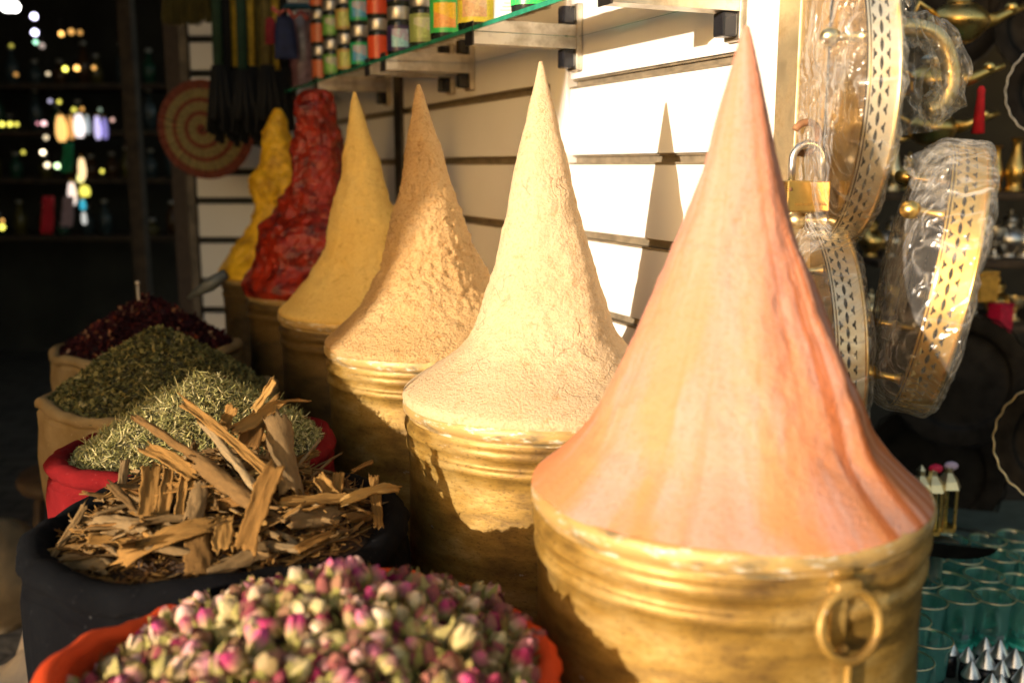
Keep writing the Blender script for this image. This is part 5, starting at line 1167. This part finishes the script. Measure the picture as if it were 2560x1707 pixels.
o = b.build('paper_sheet', simple('white_wrapping_paper', (.62, .56, .48), .8, 0, .1, 20, .2), loc=(pb.x + .03, pb.y + .02, .34), smooth=False); s_ = o.modifiers.new('solid', 'SOLIDIFY'); s_.thickness = .002; tag(o, 'crumpled whitish wrapping paper under the black sack', 'paper')
tr_ = thing('low_crate', 'low dark wooden crate of brown nuts at the bottom left corner', 'crate', (-.62, 1.30, .0))
b = MB(); b.box((-.2, -.28, .001), (.2, .28, .19)); b.build('crate_body', M['wood'], tr_, smooth=False, bevel=.006)
b = MB(); b.box((-.22, -.30, .191), (-.19, .30, .225)); b.box((.19, -.30, .191), (.22, .30, .225)); b.box((-.19, .27, .191), (.19, .30, .225)); b.build('crate_rim', M['wood'], tr_, smooth=False, bevel=.004)
b = MB(); rn = random.Random(4)
for i in range(700): b.sphere((-.62 + rn.uniform(-.18, .18), 1.30 + rn.uniform(-.26, .25), .20 + rn.uniform(0, .03)), rn.uniform(.008, .013), 6, 4, 0, (1, 1.2, .8))
tag(b.build('nuts', island('brown_nuts', [(0, (.10, .04, .015)), (.5, (.22, .10, .04)), (1, (.32, .17, .08))])), 'loose brown nuts filling the low crate', 'nuts', kind='stuff')
st_ = thing('wooden_stool', 'small dark stool standing on the paving left of the red sack', 'stool', (-1.25, 2.75, 0))
b = MB(); b.lathe([(.001, .40), (.15, .40), (.16, .42), (.15, .44), (.001, .44)], 28); b.build('seat', M['wood'], st_)
for k in range(4):
    a_ = k * math.pi / 2 + .6; b = MB(); b.tube([(.10 * math.cos(a_), .10 * math.sin(a_), .40), (.14 * math.cos(a_), .14 * math.sin(a_), .002)], .014, 8); b.build('leg', M['wood'], st_)
# metal scoop and hanging sign card above hibiscus
b = MB(); p = atY(470, 745, 2.25); b.tube([(0, 0, 0), (.05, 0, .03), (.09, .0, .055)], [.004, .016, .012], 8); tag(b.build('metal_scoop', simple('dull_scoop', (.12, .13, .12), .5, .2), loc=p), 'grey scoop blade stuck in the dark hibiscus heap', 'scoop')
b = MB(); p = atY(346, 745, 2.15); b.tube([(0, 0, -.03), (0, 0, .03)], .003, 8); b.sphere((0, 0, .033), .0055, 8, 6); tag(b.build('marker_stick', simple('pale_stick', (.5, .42, .3), .6), loc=p), 'pale thin stick standing in the hibiscus heap', 'stick')
# ------------------------------------------------------------------ unseen blockers added outside the frame to shape the light
def sunp(a_, b_, dist):                    # a point on the sun's path: a_ across it, b_ in height at the camera
    h = Vector((math.sin(rad(SUN_AZ)), math.cos(rad(SUN_AZ)), 0)); e1 = Vector((h.y, -h.x, 0))
    return e1 * a_ - h * dist + Vector((0, 0, EZ + b_ + dist * math.tan(rad(SUN_EL))))
b = MB(); ed = lambda b_: -1.194 + .35 * b_
vs_ = []
for dd in (3.0, 3.03):
    for i in range(13):
        b_ = -1.0 + 2.9 * i / 12; vs_ += [sunp(ed(b_) + .012 * math.sin(i * 2.1), b_, dd), sunp(-5.2, b_, dd)]
fs_ = [(2 * i, 2 * i + 1, 2 * i + 3, 2 * i + 2) for i in range(12)]
fs_ += [tuple(q + 26 for q in f[::-1]) for f in fs_] + [(2 * i, 2 * i + 2, 2 * i + 28, 2 * i + 26) for i in range(12)]
b.add(vs_, fs_); tag(b.build('sun_blocker', cloth('sun_blocker_canvas', (.10, .07, .05))), 'dark slanted sheet added to cut off the sun, outside the picture', 'light blocker')  # added unseen sheet, its edge shaped to place the shadow line
b = MB(); b.box((-4.2, .6, 2.55), (-.45, 2.6, 2.6)); tag(b.build('sky_blocker', cloth('sky_blocker_canvas', (.12, .08, .05)), smooth=False), 'dark slab added to block the sky above the spice sacks, outside the picture', 'awning')  # added unseen slab that keeps skylight off the sacks
b = MB(); b.box((-2.6, -1.55, .002), (2.4, -1.15, 1.02)); b.box((-2.65, -1.6, 1.0205), (2.45, -1.1, 1.05)); tag(b.build('low_light_blocker', M['wood'], smooth=False, bevel=.005), 'dark box added to block low light behind the camera, outside the picture', 'counter')  # added unseen box that darkens the low parts of the display
b = MB(); b.box((-4.35, .6, 0), (-4.2, 2.59, 2.9)); tag(b.build('blocker_wall', M['dark_wall'], smooth=False), 'dark wall added to block light left of the spice display', 'wall')  # added wall that keeps ambient light from the left side
